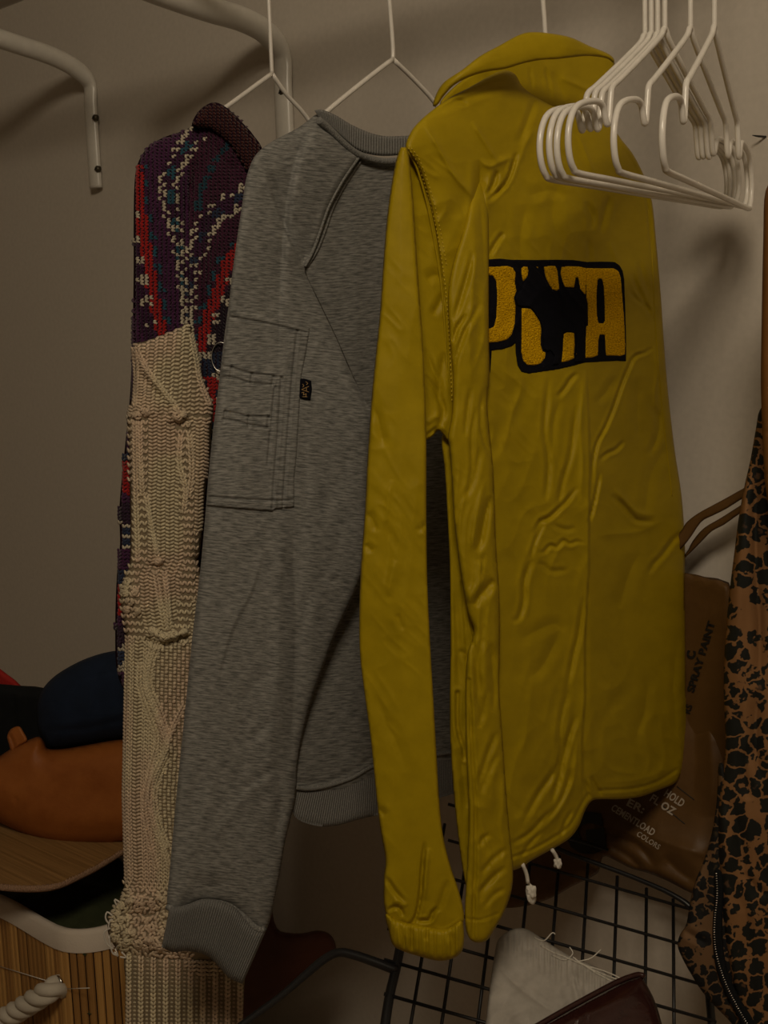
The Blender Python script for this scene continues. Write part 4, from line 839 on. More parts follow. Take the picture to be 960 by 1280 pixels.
# garter field: wavy rows of purl bumps; sides of plain knit columns; diamonds of moss stitch below
row = 0; v = 408.0
ribx = lambda v: 163 + 4 * math.sin(v / 70)
while v < 1200:
    row += 1
    x0 = np.interp(v, [400, 520, 700, 720, 760, 800, 1000, 1100, 1150, 1200], [168, 160, 160, 150, 150, 157, 153, 156, 136, 150])
    x1 = np.interp(v, [400, 430, 508, 600, 700, 800, 1000, 1200], [238, 248, 266, 258, 248, 254, 270, 296])
    x1 = min(x1, np.interp(v, [400, 560, 640, 700, 800, 1000, 1130, 1180], [999, 275, 268, 258, 248, 230, 225, 240]))
    x = x0 + 2; k = 0
    slope = -.42 * (1 - smoothstep((v - 440) / 80)) if v < 520 else 0.06
    while x < x1:
        vv = v + slope * (x - 200); k += 1
        lower = v > 800
        if inside(np.array([x]), np.array([vv]), PCp)[0]:
            if not lower:
                leftrib = x < x0 + 24 and v > 520
                cable = abs(x - np.interp(v, [520, 640, 700, 800], [228, 234, 240, 225])) < 9 and v > 525
                if leftrib or cable:
                    if row % 2 == 0:
                        for sg in (-1, 1): bl.add(x + 1.5 * sg, vv, 4.0, 1.6, math.pi / 2 + sg * .42, creamcol(x, vv), H=1.5, lift=.6)
                    x += 6.6; continue
                sg = 1 if (k % 2) else -1
                bl.add(x, vv + .5 * sg, 4.0, 1.75, sg * .42 - (0.35 if v < 500 else 0), creamcol(x, vv), H=1.7, lift=.6)
                x += 5.6; continue
            else:
                cx = np.interp(v, [800, 860, 940, 1000, 1090, 1140], [186, 184, 207, 186, 212, 205])
                if v > 1110:   # tangled band
                    bl.add(x + RNG.normal(0, 1), vv + RNG.normal(0, 1), 4.2, 2.0, RNG.random() * 3.1, creamcol(x, vv), H=2.0, lift=1.0); x += 5; continue
                if x > cx + 3 and v < 1085:   # moss
                    if (k + row // 2) % 2 == 0: bl.add(x, vv, 3.2, 2.3, math.pi / 2 + .35 * (1 if row % 4 < 2 else -1), creamcol(x, vv), H=2.2, lift=1.0)
                    else: bl.add(x, vv, 3.0, 1.5, .2, creamcol(x, vv) * .9, H=1.2, lift=-.2)
                    x += 5.2; continue
                if x < x0 + 24:
                    if x < x0 + 12:
                        for sg in (-1, 1): bl.add(x + 1.4 * sg, vv, 3.6, 1.5, math.pi / 2 + sg * .45, creamcol(x, vv), H=1.4, lift=.5)
                        x += 6; continue
                    sg = 1 if (k % 2) else -1
                    bl.add(x, vv + sg * .5, 3.6, 1.7, sg * .45, creamcol(x, vv), H=1.6, lift=.6); x += 5.2; continue
                sl = .5 if (v % 180) < 90 else -.4
                for sg in (-1, 1): bl.add(x + 1.3 * sg, vv, 3.6, 1.45, math.pi / 2 + sg * .42 - .25 * sl, creamcol(x, vv), H=1.35, lift=.5)
                x += 5.9; continue
        x += 5.5
    v += 4.5
# twisted cable ropes and bobbles
def rope_stitches(pts, w=2.0, step=4.0, lift=1.2):
    x, y, a, s = polyline_pts(pts, step)
    for i in range(len(x)):
        for sg in (-1, 1): bl.add(x[i] + math.cos(a[i] + math.pi / 2) * 1.8 * sg, y[i] + math.sin(a[i] + math.pi / 2) * 1.8 * sg, 3.8, 1.7, a[i] - sg * .42, creamcol(x[i], y[i]), H=w, lift=lift)
for pts in ([(172, 440), (184, 462), (202, 486), (218, 506), (226, 520)], [(167, 436), (170, 470), (168, 505)], [(240, 420), (246, 450), (250, 475), (262, 505)], [(175, 530), (176, 580), (178, 618)], [(168, 530), (169, 600), (172, 700)],
            [(183, 622), (190, 660), (198, 704)], [(226, 545), (224, 580), (232, 610), (230, 640)], [(237, 545), (240, 590), (236, 620)], [(194, 716), (200, 750), (206, 786)], [(206, 718), (210, 750), (212, 784)],
            [(193, 802), (184, 830), (182, 860), (196, 895), (208, 930), (202, 948), (192, 970), (187, 995), (192, 1030), (204, 1060), (212, 1085)], [(199, 806), (190, 830), (188, 858), (201, 890), (213, 925)], [(230, 882), (218, 905), (208, 930)], [(209, 950), (199, 972), (194, 998), (199, 1030), (210, 1058)], [(175, 830), (174, 860), (186, 895), (196, 925), (188, 960), (180, 1000), (184, 1040), (196, 1085)]):
    rope_stitches(pts)
for cx, cy, r in [(222, 521, 7), (230, 518, 5), (182, 514, 7), (171, 520, 6), (206, 797, 7), (198, 792, 5), (218, 794, 6), (190, 788, 5), (230, 790, 5), (198, 702, 5), (158, 728, 6), (155, 742, 6), (162, 752, 6), (158, 762, 5), (171, 765, 5), (154, 735, 5), (168, 740, 5),
                  (150, 1132, 6), (162, 1128, 6), (176, 1132, 6), (190, 1130, 5), (204, 1126, 6), (144, 1160, 7), (142, 1172, 7), (158, 1178, 7), (172, 1180, 7), (186, 1176, 6), (165, 1165, 6), (190, 1160, 5), (205, 1165, 6), (152, 1150, 6), (214, 1178, 6), (200, 1185, 5)]:
    for i in range(16):
        a = RNG.random() * 6.28; q = r * math.sqrt(RNG.random()) * .8
        bl.add(cx + q * math.cos(a), cy + q * math.sin(a), 3.6, 1.6, a + 1.57 + RNG.normal(0, .3), creamcol(cx, cy), H=1.6, lift=(1 - (q / r) ** 2) * r * .55 + 1)
bl.build('cable_stitches', SC, M['yarn'], K)
# loose loops at the left of the cuff
for pts in ([(150, 1128), (143, 1124), (146, 1132)], [(141, 1145), (134, 1140), (132, 1148), (137, 1156)], [(138, 1160), (130, 1166), (134, 1180), (142, 1186)], [(144, 1186), (148, 1196), (143, 1190)], [(152, 1190), (158, 1197), (150, 1196)], [(136, 1170), (140, 1190), (146, 1194)], [(146, 1150), (138, 1150), (135, 1162)]):
    px_tube('loose_loop', pts, lambda u, v: PKS(u, v) - .012, .0011, M['cord'], K, step=2)['kind'] = 'stuff'
# ribbed cuff
def ribf(u, v): return .0028 * np.cos((u - 157 + (v - 1200) * -.05) / 15.5 * 2 * math.pi)
objCu, SCu = piece('cuff', [(158, 1192), (200, 1196), (250, 1198), (290, 1200), (306, 1205), (305, 1240), (303, 1290), (300, 1318), (230, 1322), (160, 1318), (157, 1280), (157, 1230)], lambda u, v: PKS(u, v) - .002, M['knit_cream'], K, cell=2.0, edge_px=12, edge=.010, bulge=.004, bulge_px=50, back=.02, folds=ribf)
bl = Blobs(3, 6)
for i, x in enumerate(np.arange(161, 304, 7.75)):
    hi = i % 2 == 0
    for v in np.arange(1196 if not hi else 1192, 1320, 5.2):
        xx = x - (v - 1200) * .01
        c = creamcol(xx, v)
        if hi:
            for sg in (-1, 1): bl.add(xx + 1.9 * sg, v, 3.7, 1.85, math.pi / 2 + sg * .38, c, H=1.9, lift=1.0)
        else: bl.add(xx, v, 2.8, 1.6, 0.1, c * .85, H=1.3, lift=0)
for v in (1198, 1203, 1208, 1213, 1218):
    for k, x in enumerate(np.arange(232, 285, 5.4)):
        if v < 1222 - abs(x - 256) * .4: bl.add(x, v, 3.6, 1.6, .42 * (1 if k % 2 else -1), creamcol(x, v), H=1.5, lift=2.2)
bl.build('cuff_stitches', SCu, M['yarn'], K)
# ring
ang_ = np.linspace(0, 2 * math.pi, 24, endpoint=False)
ru = 276 + 11.5 * np.cos(ang_); rv = 446 + 18 * np.sin(ang_)
o = tube('ring_pull', at(ru, rv, SK(np.full(24, 276.), np.full(24, 446.)) - .010), .0009, M['steel'], K, smooth=2, closed=True, seg=8); o['label'] = 'thin silver ring'
# ------------------------------------------------------------------ tan tote bag with print, hanging against the wall behind the jacket
yT = -0.045
TB = thing('tote_bag', on_y(800, 1120, yT), 'tan brown leather tote with black and cream lettering, slumped behind the yellow jacket', 'bag')
PT = Plane(on_y(800, 900, yT), 90)
_, ST1 = piece('back_side', [(640, 705), (760, 708), (857, 716), (880, 721), (911, 728), (916, 760), (918, 840), (918, 940), (910, 1010), (860, 1020), (760, 1010), (640, 1000)], PT, M['tan_leather'], TB, cell=4, edge_px=6, edge=.004, back=.004,
      folds=lambda u, v: .004 * vnoise(u / 70, v / 90, 2) + .010 * smoothstep((u - 860) / 60), cr=[('V', [(857, 722), (911, 734)], 1.5, .002)], smooth=2)
PT2 = Plane(on_y(800, 1000, yT - .02), 84, 10)
crT = [('r', [(800, 1040), (830, 1052), (860, 1062), (884, 1070)], 14, .010), ('v', [(752, 1040), (775, 1048), (800, 1060), (820, 1085)], 5, .005), ('v', [(760, 1055), (785, 1070), (805, 1090)], 5, .005), ('r', [(768, 1035), (792, 1044), (812, 1062)], 5, .004), ('v', [(830, 1070), (850, 1090), (872, 1104)], 8, .006),
       ('v', [(884, 870), (896, 900), (908, 925)], 6, .006), ('r', [(884, 900), (890, 960), (888, 1020)], 14, .008), ('v', [(866, 880), (870, 940), (866, 1000)], 16, .005), ('v', [(748, 1020), (752, 1050), (750, 1078)], 5, .004)]
_, ST2 = piece('front_side', [(600, 960), (640, 900), (740, 862), (820, 852), (848, 850), (866, 851), (878, 854), (886, 870), (896, 893), (906, 916), (914, 935), (916, 970), (914, 1010), (910, 1050), (898, 1090), (884, 1124), (872, 1120), (855, 1112), (836, 1102), (812, 1092), (790, 1086), (772, 1077), (756, 1070),
       (751, 1078), (748, 1090), (736, 1098), (715, 1108), (690, 1122), (660, 1132), (630, 1135), (612, 1128), (600, 1080)], lambda u, v: PT2(u, v) - .010 * smoothstep((v - 1000) / 100), M['tan_leather'], TB, cell=2.4, edge_px=10, edge=.008, bulge=.006, bulge_px=40, back=.006,
      folds=lambda u, v: .005 * vnoise(u / 60, v / 60, 5) + .0012 * ridged(u / 16, v / 22, 4) * smoothstep((830 - u) / 50), cr=crT, smooth=3)
piece('strap', [(640, 760), (700, 740), (780, 700), (830, 680), (850, 665), (858, 653), (872, 642), (890, 632), (905, 624), (930, 610), (950, 600), (952, 612), (932, 621), (908, 636), (890, 645), (876, 653), (860, 676), (840, 694), (780, 722), (700, 760), (650, 780)], Plane(on_y(890, 640, yT - .02), 85), M['tan_leather'], TB, cell=1.8, edge_px=4, edge=.002, back=.003, smooth=3)
piece('strap', [(780, 740), (840, 706), (857, 692), (866, 676), (880, 660), (900, 648), (925, 632), (950, 616), (952, 626), (925, 642), (905, 656), (890, 664), (876, 678), (862, 692), (840, 712), (790, 750)], Plane(on_y(890, 650, yT - .008), 95), M['tan_leather'], TB, cell=1.8, edge_px=4, edge=.002, back=.003, smooth=3)
def text_on(s, u, v, ang, size, surf, mat, parent, bold=0.0, sx=1.0, W=None, lift=.0012, name='lettering', shear=0.0):
    """s written from pixel (u, v) along ang (degrees, clockwise), cap height `size` px"""
    c = bpy.data.curves.new('t', 'FONT'); c.body = s; c.size = 1.0; c.offset = bold; c.resolution_u = 3; c.space_character = 1.05
    to = bpy.data.objects.new('t', c); COL.objects.link(to); bpy.context.view_layer.update()
    me = bpy.data.meshes.new_from_object(to.evaluated_get(bpy.context.evaluated_depsgraph_get())); bpy.data.objects.remove(to); bpy.data.curves.remove(c)
    bm = bmesh.new(); bm.from_mesh(me); bmesh.ops.triangulate(bm, faces=bm.faces[:])
    P = np.array([q.co[:2] for q in bm.verts]); k = size / 0.70; P = P * k; sx = sx if W is None else W / np.ptp(P[:, 0]); P[:, 0] = P[:, 0] * sx + shear * P[:, 1]
    a = math.radians(ang); uu = u + P[:, 0] * math.cos(a) + P[:, 1] * math.sin(a); vv = v + P[:, 0] * math.sin(a) - P[:, 1] * math.cos(a)
    T = np.array([[q.index for q in f.verts] for f in bm.faces]); bm.free()
    V = at(uu, vv, surf(uu, vv) - lift)
    return mesh_np(name, V, None, mat, parent, T=T, smooth=False)
text_on('SPRAY PAINT', 867, 866, -73, 9, ST1, M['black_print'], TB, bold=.04, W=92, lift=.002)
text_on('C', 868, 824, -82, 10, ST1, M['black_print'], TB, bold=.06, lift=.002)
text_on('RS', 862, 893, -73, 7.5, lambda u, v: np.minimum(ST1(u, v), ST2(u, v)), M['black_print'], TB, bold=.03, lift=.0015)
text_on('G', 712, 1066, -8, 44, ST2, M['black_print'], TB, bold=.07, sx=1.0, lift=.0025)
text_on('HOLD', 829, 994, 33, 9.5, ST2, M['white_print'], TB, bold=.03, W=27)
text_on('FL OZ', 811, 1000, 33, 9.5, ST2, M['white_print'], TB, bold=.03, W=35)
text_on('ER:', 782, 1006, 27, 9.5, ST2, M['white_print'], TB, bold=.03, W=23)
text_on('CEMENTLOAD', 763, 1012, 32, 8.5, ST2, M['white_print'], TB, bold=.03, W=62)
text_on('COLORS', 795, 1044, 33, 6.5, ST2, M['white_print'], TB, bold=.02, W=33)
for l in ([(846, 983), (868, 1000)], [(826, 1005), (856, 1030)]):
    px_tube('printed_line', l, ST2, .0006, M['black_print'], TB, lift=.0005)
# ------------------------------------------------------------------ leopard garment at the right
L_ = thing('leopard_jacket', on_y(920, 1275, -.2), 'leopard print jacket with a black zip hanging at the right edge', 'jacket')
PL = Plane(on_y(920, 900, -.20), 62)
crLp = [('v', [(946, 560), (944, 640), (946, 720), (950, 800), (948, 860)], 5, .008), ('r', [(932, 620), (926, 700), (922, 800), (922, 900)], 14, .008), ('v', [(948, 860), (944, 920), (950, 980)], 6, .008), ('v', [(940, 930), (930, 960), (936, 1000)], 7, .006), ('v', [(915, 1000), (925, 1050), (930, 1100)], 7, .006),
        ('r', [(905, 1010), (908, 1090), (914, 1180), (925, 1260)], 9, .006), ('v', [(930, 1090), (945, 1110), (960, 1120)], 5, .005), ('v', [(925, 1120), (935, 1160), (930, 1200)], 6, .004), ('r', [(940, 1120), (950, 1180), (946, 1240)], 10, .005)]
piece('front_panel', [(950, 512), (945, 535), (938, 575), (930, 610), (923, 650), (918, 690), (913, 730), (908, 780), (905, 830), (905, 880), (907, 930), (903, 970), (897, 1020), (898, 1080), (901, 1130), (906, 1180), (915, 1230), (930, 1275), (940, 1320), (1010, 1320), (1020, 1000), (1015, 700), (1000, 540), (965, 505)],
      PL, M['leopard'], L_, cell=2.4, edge_px=9, edge=.008, bulge=.008, bulge_px=40, back=.012, folds=lambda u, v: .005 * vnoise(u / 30, v / 80, 3) + .0015 * ridged(u / 14, v / 40, 8), cr=crLp, smooth=3)
_, SLp = piece('hem_lining', [(900, 950), (896, 1000), (890, 1040), (880, 1075), (868, 1105), (862, 1130), (858, 1155), (850, 1168), (847, 1182), (853, 1198), (864, 1218), (878, 1240), (896, 1260), (915, 1280), (935, 1310), (960, 1310), (950, 1200), (925, 1100), (920, 1000)],
      lambda u, v: PL(u, v) + .006, M['leopard2'], L_, cell=2.2, edge_px=8, edge=.006, bulge=.006, bulge_px=22, back=.01, folds=lambda u, v: .004 * vnoise(u / 20, v / 40, 3),
      cr=[('v', [(850, 1160), (866, 1170), (884, 1180)], 4, .005), ('v', [(888, 1060), (880, 1110), (876, 1150)], 5, .004)], smooth=3)
zp = [(896, 1092), (897, 1120), (894, 1150), (894, 1180), (900, 1208), (910, 1235), (924, 1262), (940, 1290)]
SZ = lambda u, v: np.minimum(SLp(u, v), PL(u, v) - .004)
piece('zip_tape', [(893, 1088), (902, 1090), (905, 1110), (903, 1150), (905, 1190), (912, 1220), (926, 1250), (948, 1285), (940, 1300), (925, 1275), (908, 1244), (896, 1214), (891, 1180), (891, 1150), (893, 1120)], lambda u, v: PL(u, v) - .012, M['black_cloth'], L_, cell=1.6, edge_px=3, edge=.002, back=.006, smooth=3)
bl = Blobs(2, 6); x, y, a, s = polyline_pts(zp, 3.0)
for i in range(len(x)): bl.add(x[i] - .5, y[i], 2.2, .9, a[i] + math.pi / 2, (1, 1, 1), lift=.5)
bl.build('zip_teeth', lambda u, v: PL(u, v) - .014, M['steel'], L_)
# brown garment at the very edge
BG = piece('hanging_coat', [(957, 238), (975, 225), (1010, 220), (1030, 700), (1010, 760), (975, 700), (962, 640), (956, 600), (953, 540), (951, 480), (952, 400), (954, 300)], Plane(on_y(960, 450, -.26), 60), M['brown_suede'], None, cell=3, edge_px=8, edge=.008, bulge=.01, bulge_px=30, back=.02, folds=lambda u, v: .003 * vnoise(u / 20, v / 60, 3), cr=[('V', [(950, 538), (965, 541)], 2, .002)])[0]
tag(BG, 'tan brown garment at the right edge above the leopard print jacket', 'coat')
ht = on_y(957, 171, 0)
o = tube('wall_nail', [ht, ht + np.array([-.004, -.012, 0]), ht + np.array([-.008, -.018, .001])], [.0014, .0012, .0006], M['black_metal'], smooth=2, seg=8, origin=ht)
tag(o, 'small dark nail in the wall at the right edge, above the brown garment', 'nail')
# ------------------------------------------------------------------ black wire rack under the clothes
Pg0 = at(np.array(740.), np.array(1080.), np.array(1.56))
dc = UP * .82 + RT * .233 + FW * 1.0; dr = RT * 1.0 - UP * .28; dc /= np.linalg.norm(dc); dr /= np.linalg.norm(dr)
nG = np.cross(dr, dc); nG /= np.linalg.norm(nG)
def rg(u, v, lift=0.0):
    r = ray(np.array(float(u)), np.array(float(v))); n = nG if nG @ FW < 0 else -nG
    k = ((Pg0 + n * lift - CAM) @ n) / (r @ n); return CAM + r * k
RK = thing('wire_rack', rg(600, 1280), 'black wire mesh rack with a thick bent tube edge, below the yellow jacket', 'rack')
def wire(pts, rad=.0021, lift=0.0): return tube('wire', [rg(u, v, lift) for u, v in pts], rad, M['black_metal'], RK, smooth=1, seg=8)
# column wires from the frame top edge downwards
fanx = lambda x, v, v0=1200.: x + (x - 830) * .00056 * -(v - v0) * -1
for x in (527, 564, 607, 650, 689, 728, 768, 807, 842):
    top = {527: 1030, 564: 1035, 607: 1040, 650: 1055, 689: 1070}.get(x, 1080 + (x - 728) * .385)
    f = lambda v: x + (x - 830) * .00056 * (v - 1200)
    wire([(f(top), top), (f(1320), 1320)])
for y0 in (1045, 1090, 1137, 1180, 1222, 1262, 1305):     # height at u = 700
    sl = .285; xl = max(498 - (y0 - 1130) * .15, 480); xr_ = 895
    yl = y0 + (xl - 700) * sl; yr = y0 + (xr_ - 700) * sl
    xs = [xl, xr_]
    if y0 < 1137: 
        xs = [560, 700 + (1060 - y0 + (740 - 700) * 0) * 0 + (60 if y0 == 1045 else 170)]
    wire([(xs[0], y0 + (xs[0] - 700) * sl), (xs[1], y0 + (xs[1] - 700) * sl)], lift=.0035)
tube('frame_tube', [rg(u, v) for u, v in [(640, 1030), (700, 1062), (742, 1078), (790, 1096), (840, 1118), (868, 1140), (880, 1180), (884, 1220), (888, 1260), (893, 1320)]], [.003, .003, .003, .003, .0034, .004, .0048, .005, .005, .005], M['black_metal'], RK, smooth=4)
tube('frame_tube', [rg(u, v) for u, v in [(506, 1150), (500, 1185), (494, 1215), (486, 1250), (476, 1320)]], .0058, M['black_metal'], RK, smooth=3)
tube('frame_tube', [rg(496, 1213, .002), rg(470, 1203, .004), rg(440, 1193, .008), rg(422, 1191, .010), rg(404, 1200, .012), rg(380, 1220, .014), rg(350, 1246, .016), rg(320, 1268, .018), rg(290, 1290, .02), rg(250, 1318, .02)], [.0058, .0055, .0052, .005, .005, .0045, .004, .004, .004, .004], M['black_metal'], RK, smooth=4)
# dark red-brown bag resting on the tube
PD = Plane(on_y(360, 1220, -.30), 22)
DB = piece('brown_bag', [(255, 1320), (270, 1270), (290, 1210), (306, 1130), (318, 1070), (330, 1045), (342, 1050), (346, 1090), (340, 1130), (346, 1160), (362, 1166), (380, 1166), (396, 1163), (410, 1166), (418, 1176), (420, 1192), (408, 1202), (385, 1218), (355, 1242), (325, 1266), (300, 1290), (280, 1320)],
           PD, M['dark_wood'], None, cell=2.4, edge_px=12, edge=.012, bulge=.01, bulge_px=40, back=.03, folds=lambda u, v: .003 * vnoise(u / 40, v / 40, 3), smooth=3)[0]
tag(DB, 'dark red-brown leather bag resting on the bent black tube, beside the grey cuff', 'bag')
# white drawstring pouch and oxblood wallet on the rack
def PP(u, v):
    n = nG if nG @ FW < 0 else -nG
    return ((Pg0 + n * .030 - CAM) @ n) / (ray(u, v) @ n)
PW = thing('drawstring_pouch', rg(700, 1290, .02), 'white muslin drawstring pouch lying on the black wire rack', 'pouch')
crP = [('v', [(622, 1206), (645, 1230), (670, 1250), (700, 1270)], 3, .003), ('v', [(640, 1270), (660, 1285)], 5, .003), ('r', [(715, 1215), (726, 1240), (732, 1262)], 4, .003), ('v', [(710, 1214), (719, 1238), (722, 1258)], 3, .003), ('r', [(660, 1180), (700, 1200), (716, 1212)], 6, .002), ('v', [(648, 1190), (672, 1184), (690, 1195)], 4, .002)]
def gath(u, v):
    d = (u - 670) * .45 - (v - 1190); return .0030 * np.sin(u * .9) * np.exp(-(d / 16) ** 2) + .006 * vnoise(u / 30, v / 22, 4) + .003 * ridged((u + v) / 26, (u - v) / 40, 7)
_, SPW = piece('pouch_body', [(622, 1176), (632, 1166), (646, 1160), (660, 1162), (676, 1172), (694, 1184), (715, 1196), (735, 1204), (752, 1212), (770, 1225), (790, 1232), (800, 1260), (800, 1320), (640, 1330), (605, 1320), (608, 1270), (614, 1220), (618, 1195)],
      PP, M['muslin'], PW, cell=1.8, edge_px=8, edge=.006, bulge=.006, bulge_px=60, back=.012, folds=gath, cr=crP, smooth=3)
for pts in ([(668, 1172), (680, 1176), (690, 1166), (694, 1168)], [(690, 1194), (706, 1200), (716, 1192), (712, 1184)], [(722, 1202), (738, 1198), (748, 1190), (751, 1187)], [(716, 1196), (730, 1206), (750, 1212), (770, 1220), (790, 1232)], [(720, 1200), (740, 1212), (760, 1220), (780, 1228), (800, 1238)], [(726, 1204), (748, 1218), (768, 1228), (782, 1238)], [(676, 1182), (690, 1190), (706, 1196), (724, 1204), (740, 1210)]):
    px_tube('drawstring', pts, lambda u, v: np.minimum(SPW(u, v), PP(u, v) - .004), .0008, M['cord'], PW, lift=.0015, step=2)
def PO(u, v):
    n = nG if nG @ FW < 0 else -nG
    return ((Pg0 + n * .062 - CAM) @ n) / (ray(u, v) @ n)
OX = thing('leather_wallet', rg(760, 1290, .05), 'glossy oxblood leather wallet lying over the white pouch', 'wallet')
_, SOX = piece('wallet_body', [(664, 1292), (700, 1270), (740, 1248), (775, 1230), (796, 1222), (803, 1222), (808, 1230), (818, 1250), (826, 1275), (832, 1310), (800, 1330), (700, 1330), (660, 1320)], PO, M['ox_leather'], OX, cell=1.8, edge_px=14, edge=.012, bulge=.004, bulge_px=30, back=.015,
      cr=[('r', [(700, 1282), (750, 1262), (800, 1238)], 8, .004), ('v', [(735, 1266), (728, 1284)], 3, .0015), ('v', [(720, 1270), (716, 1284)], 3, .0015), ('v', [(806, 1240), (816, 1260), (822, 1285)], 2, .002)])
px_tube('wallet_edge', [(662, 1288), (700, 1266), (740, 1244), (775, 1226), (799, 1218), (805, 1222)], PO, .0032, M['ox_leather'], OX, lift=.006, seg=8)
# ------------------------------------------------------------------ bamboo hamper, its lid and what lies on it
ZR = 0.50
cornr = on_z(100, 1166, ZR); hx1 = float(on_z(125, 1163, ZR)[0]) + .004; hy0 = float(cornr[1]) - .012
HW, HD = 0.62, 0.25; RC = .055
def rrect(x0, x1, y0, y1, r, n=8):
    out = []
    for cx, cy, a0 in ((x1 - r, y0 + r, -90), (x1 - r, y1 - r, 0), (x0 + r, y1 - r, 90), (x0 + r, y0 + r, 180)):
        for k in range(n + 1): a = math.radians(a0 + 90 * k / n); out.append((cx + r * math.cos(a), cy + r * math.sin(a)))
    return np.array(out)
hx0 = hx1 - HW; hy1 = hy0 + HD
HB = thing('bamboo_hamper', ((hx0 + hx1) / 2, (hy0 + hy1) / 2, 0), 'bamboo slat laundry hamper with white fabric rim and rope handle, at the bottom left', 'hamper')
def resample(P, n, closed=True):
    Q = np.concatenate([P, P[:1]]) if closed else P
    L = np.concatenate([[0], np.cumsum(np.linalg.norm(np.diff(Q, axis=0), axis=1))]); s = np.linspace(0, L[-1], n, endpoint=not closed)
    return np.stack([np.interp(s, L, Q[:, i]) for i in range(Q.shape[1])], 1), L[-1]
ring, per = resample(rrect(hx0, hx1, hy0, hy1, RC), 400)
SLW = .0118
cnt = int(per / SLW)
pts_, _ = resample(rrect(hx0, hx1, hy0, hy1, RC), cnt)
tan_ = np.roll(pts_, -1, 0) - np.roll(pts_, 1, 0); tan_ /= np.linalg.norm(tan_, axis=1)[:, None]
w_ = per / cnt * .88
slatm = None; back_v = []
for i in range(cnt):
    p = pts_[i]; t = tan_[i]; nrm = np.array([t[1], -t[0]])
    seen = nrm[1] < -.15 or nrm[0] > .3
    if not seen: continue
    if slatm is None:
        bm = bmesh.new(); bmesh.ops.create_cube(bm, size=1)
        for q in bm.verts: q.co = Vector((q.co.x * w_, q.co.y * .004, q.co.z * (ZR - .03)))
        bmesh.ops.bevel(bm, geom=[e for e in bm.edges if abs(e.verts[0].co.z - e.verts[1].co.z) > .1], offset=.0022, segments=1, affect='EDGES')
        slatm = bpy.data.meshes.new('bamboo_slat'); bm.to_mesh(slatm); bm.free(); slatm.materials.append(M['bamboo'])
        slatm2 = slatm.copy(); slatm2.materials[0] = M['bamboo_b'] if 'bamboo_b' in M else M['bamboo']
    o = bpy.data.objects.new('bamboo_slat', slatm if RNG.random() < .5 else slatm2); COL.objects.link(o); o.parent = HB
    o.location = Vector((p[0], p[1], (ZR - .03) / 2 + .005)) - Vector(HB['_o']) + Vector((nrm[0], nrm[1], 0)) * RNG.normal(0, .0004)
    o.rotation_euler = (0, 0, math.atan2(t[1], t[0]))
inn, _ = resample(rrect(hx0 + .004, hx1 - .004, hy0 + .004, hy1 - .004, RC - .004), 120)
n = len(inn); V = np.concatenate([np.c_[inn, np.full(n, .004)], np.c_[inn, np.full(n, ZR - .01)]]); q = np.array([(i, (i + 1) % n, n + (i + 1) % n, n + i) for i in range(n)])
mesh_np('liner', V, q, M['black_cloth'], HB)
ro = resample(rrect(hx0 - .004, hx1 + .004, hy0 - .004, hy1 + .004, RC + .004), 160)[0]; ri = resample(rrect(hx0 + .010, hx1 - .010, hy0 + .010, hy1 - .010, RC - .01), 160)[0]
n = 160; lv = [(ro, -.030), (ro, -.004), (ro * .7 + ri * .3, .0015), (ri * .7 + ro * .3, .0015), (ri, -.004), (ri, -.05)]
V = np.concatenate([np.c_[r_, np.full(n, ZR + z_) + .0015 * np.sin(np.arange(n) * .35)] for r_, z_ in lv]); q = np.array([(a * n + i, a * n + (i + 1) % n, (a + 1) * n + (i + 1) % n, (a + 1) * n + i) for a in range(len(lv) - 1) for i in range(n)])
mesh_np('fabric_rim', V, q, M['rim'], HB)
def on_front(u, v, dy=0.0): return on_y(u, v, hy0 - .003 + dy)
g = on_front(75, 1231)
gr = tube('grommet', [g + np.array([.0095 * math.cos(a), -.002, .0125 * math.sin(a)]) for a in np.linspace(0, 2 * math.pi, 20, endpoint=False)], .0024, M['steel'], HB, closed=True, smooth=2, seg=8)
# rope: three twisted strands
rp = smooth_poly([on_front(76, 1233, .004), on_front(66, 1236, -.012), on_front(50, 1246, -.022), on_front(25, 1262, -.028), on_front(0, 1276, -.030), on_front(-40, 1290, -.028), on_front(-90, 1290, -.02), on_front(-130, 1270, .0)], 10, False)
for ph in range(3):
    T_ = np.gradient(rp, axis=0); T_ /= np.linalg.norm(T_, axis=1)[:, None]; A = np.cross(T_, [0, 0, 1.0]); A /= np.linalg.norm(A, axis=1)[:, None]; B = np.cross(T_, A)
    arc = np.concatenate([[0], np.cumsum(np.linalg.norm(np.diff(rp, axis=0), axis=1))]); th = arc / .085 * 2 * math.pi + ph * 2 * math.pi / 3
    tube('rope_strand', rp + .0080 * (np.cos(th)[:, None] * A + np.sin(th)[:, None] * B), .0092, M['rope'], HB, smooth=2, seg=10)
for a_, b_ in (((0, 1208), (62, 1227)), ((84, 1236), (133, 1232))):
    p0 = on_front(*a_, dy=-.0012); p1 = on_front(*b_, dy=-.0012)
    if b_[0] > 120: p1 = on_front(112, 1235, dy=-.0012)
    tube('stitch_thread', [p0, p1], .0006, M['cord'], HB, smooth=1, seg=6)
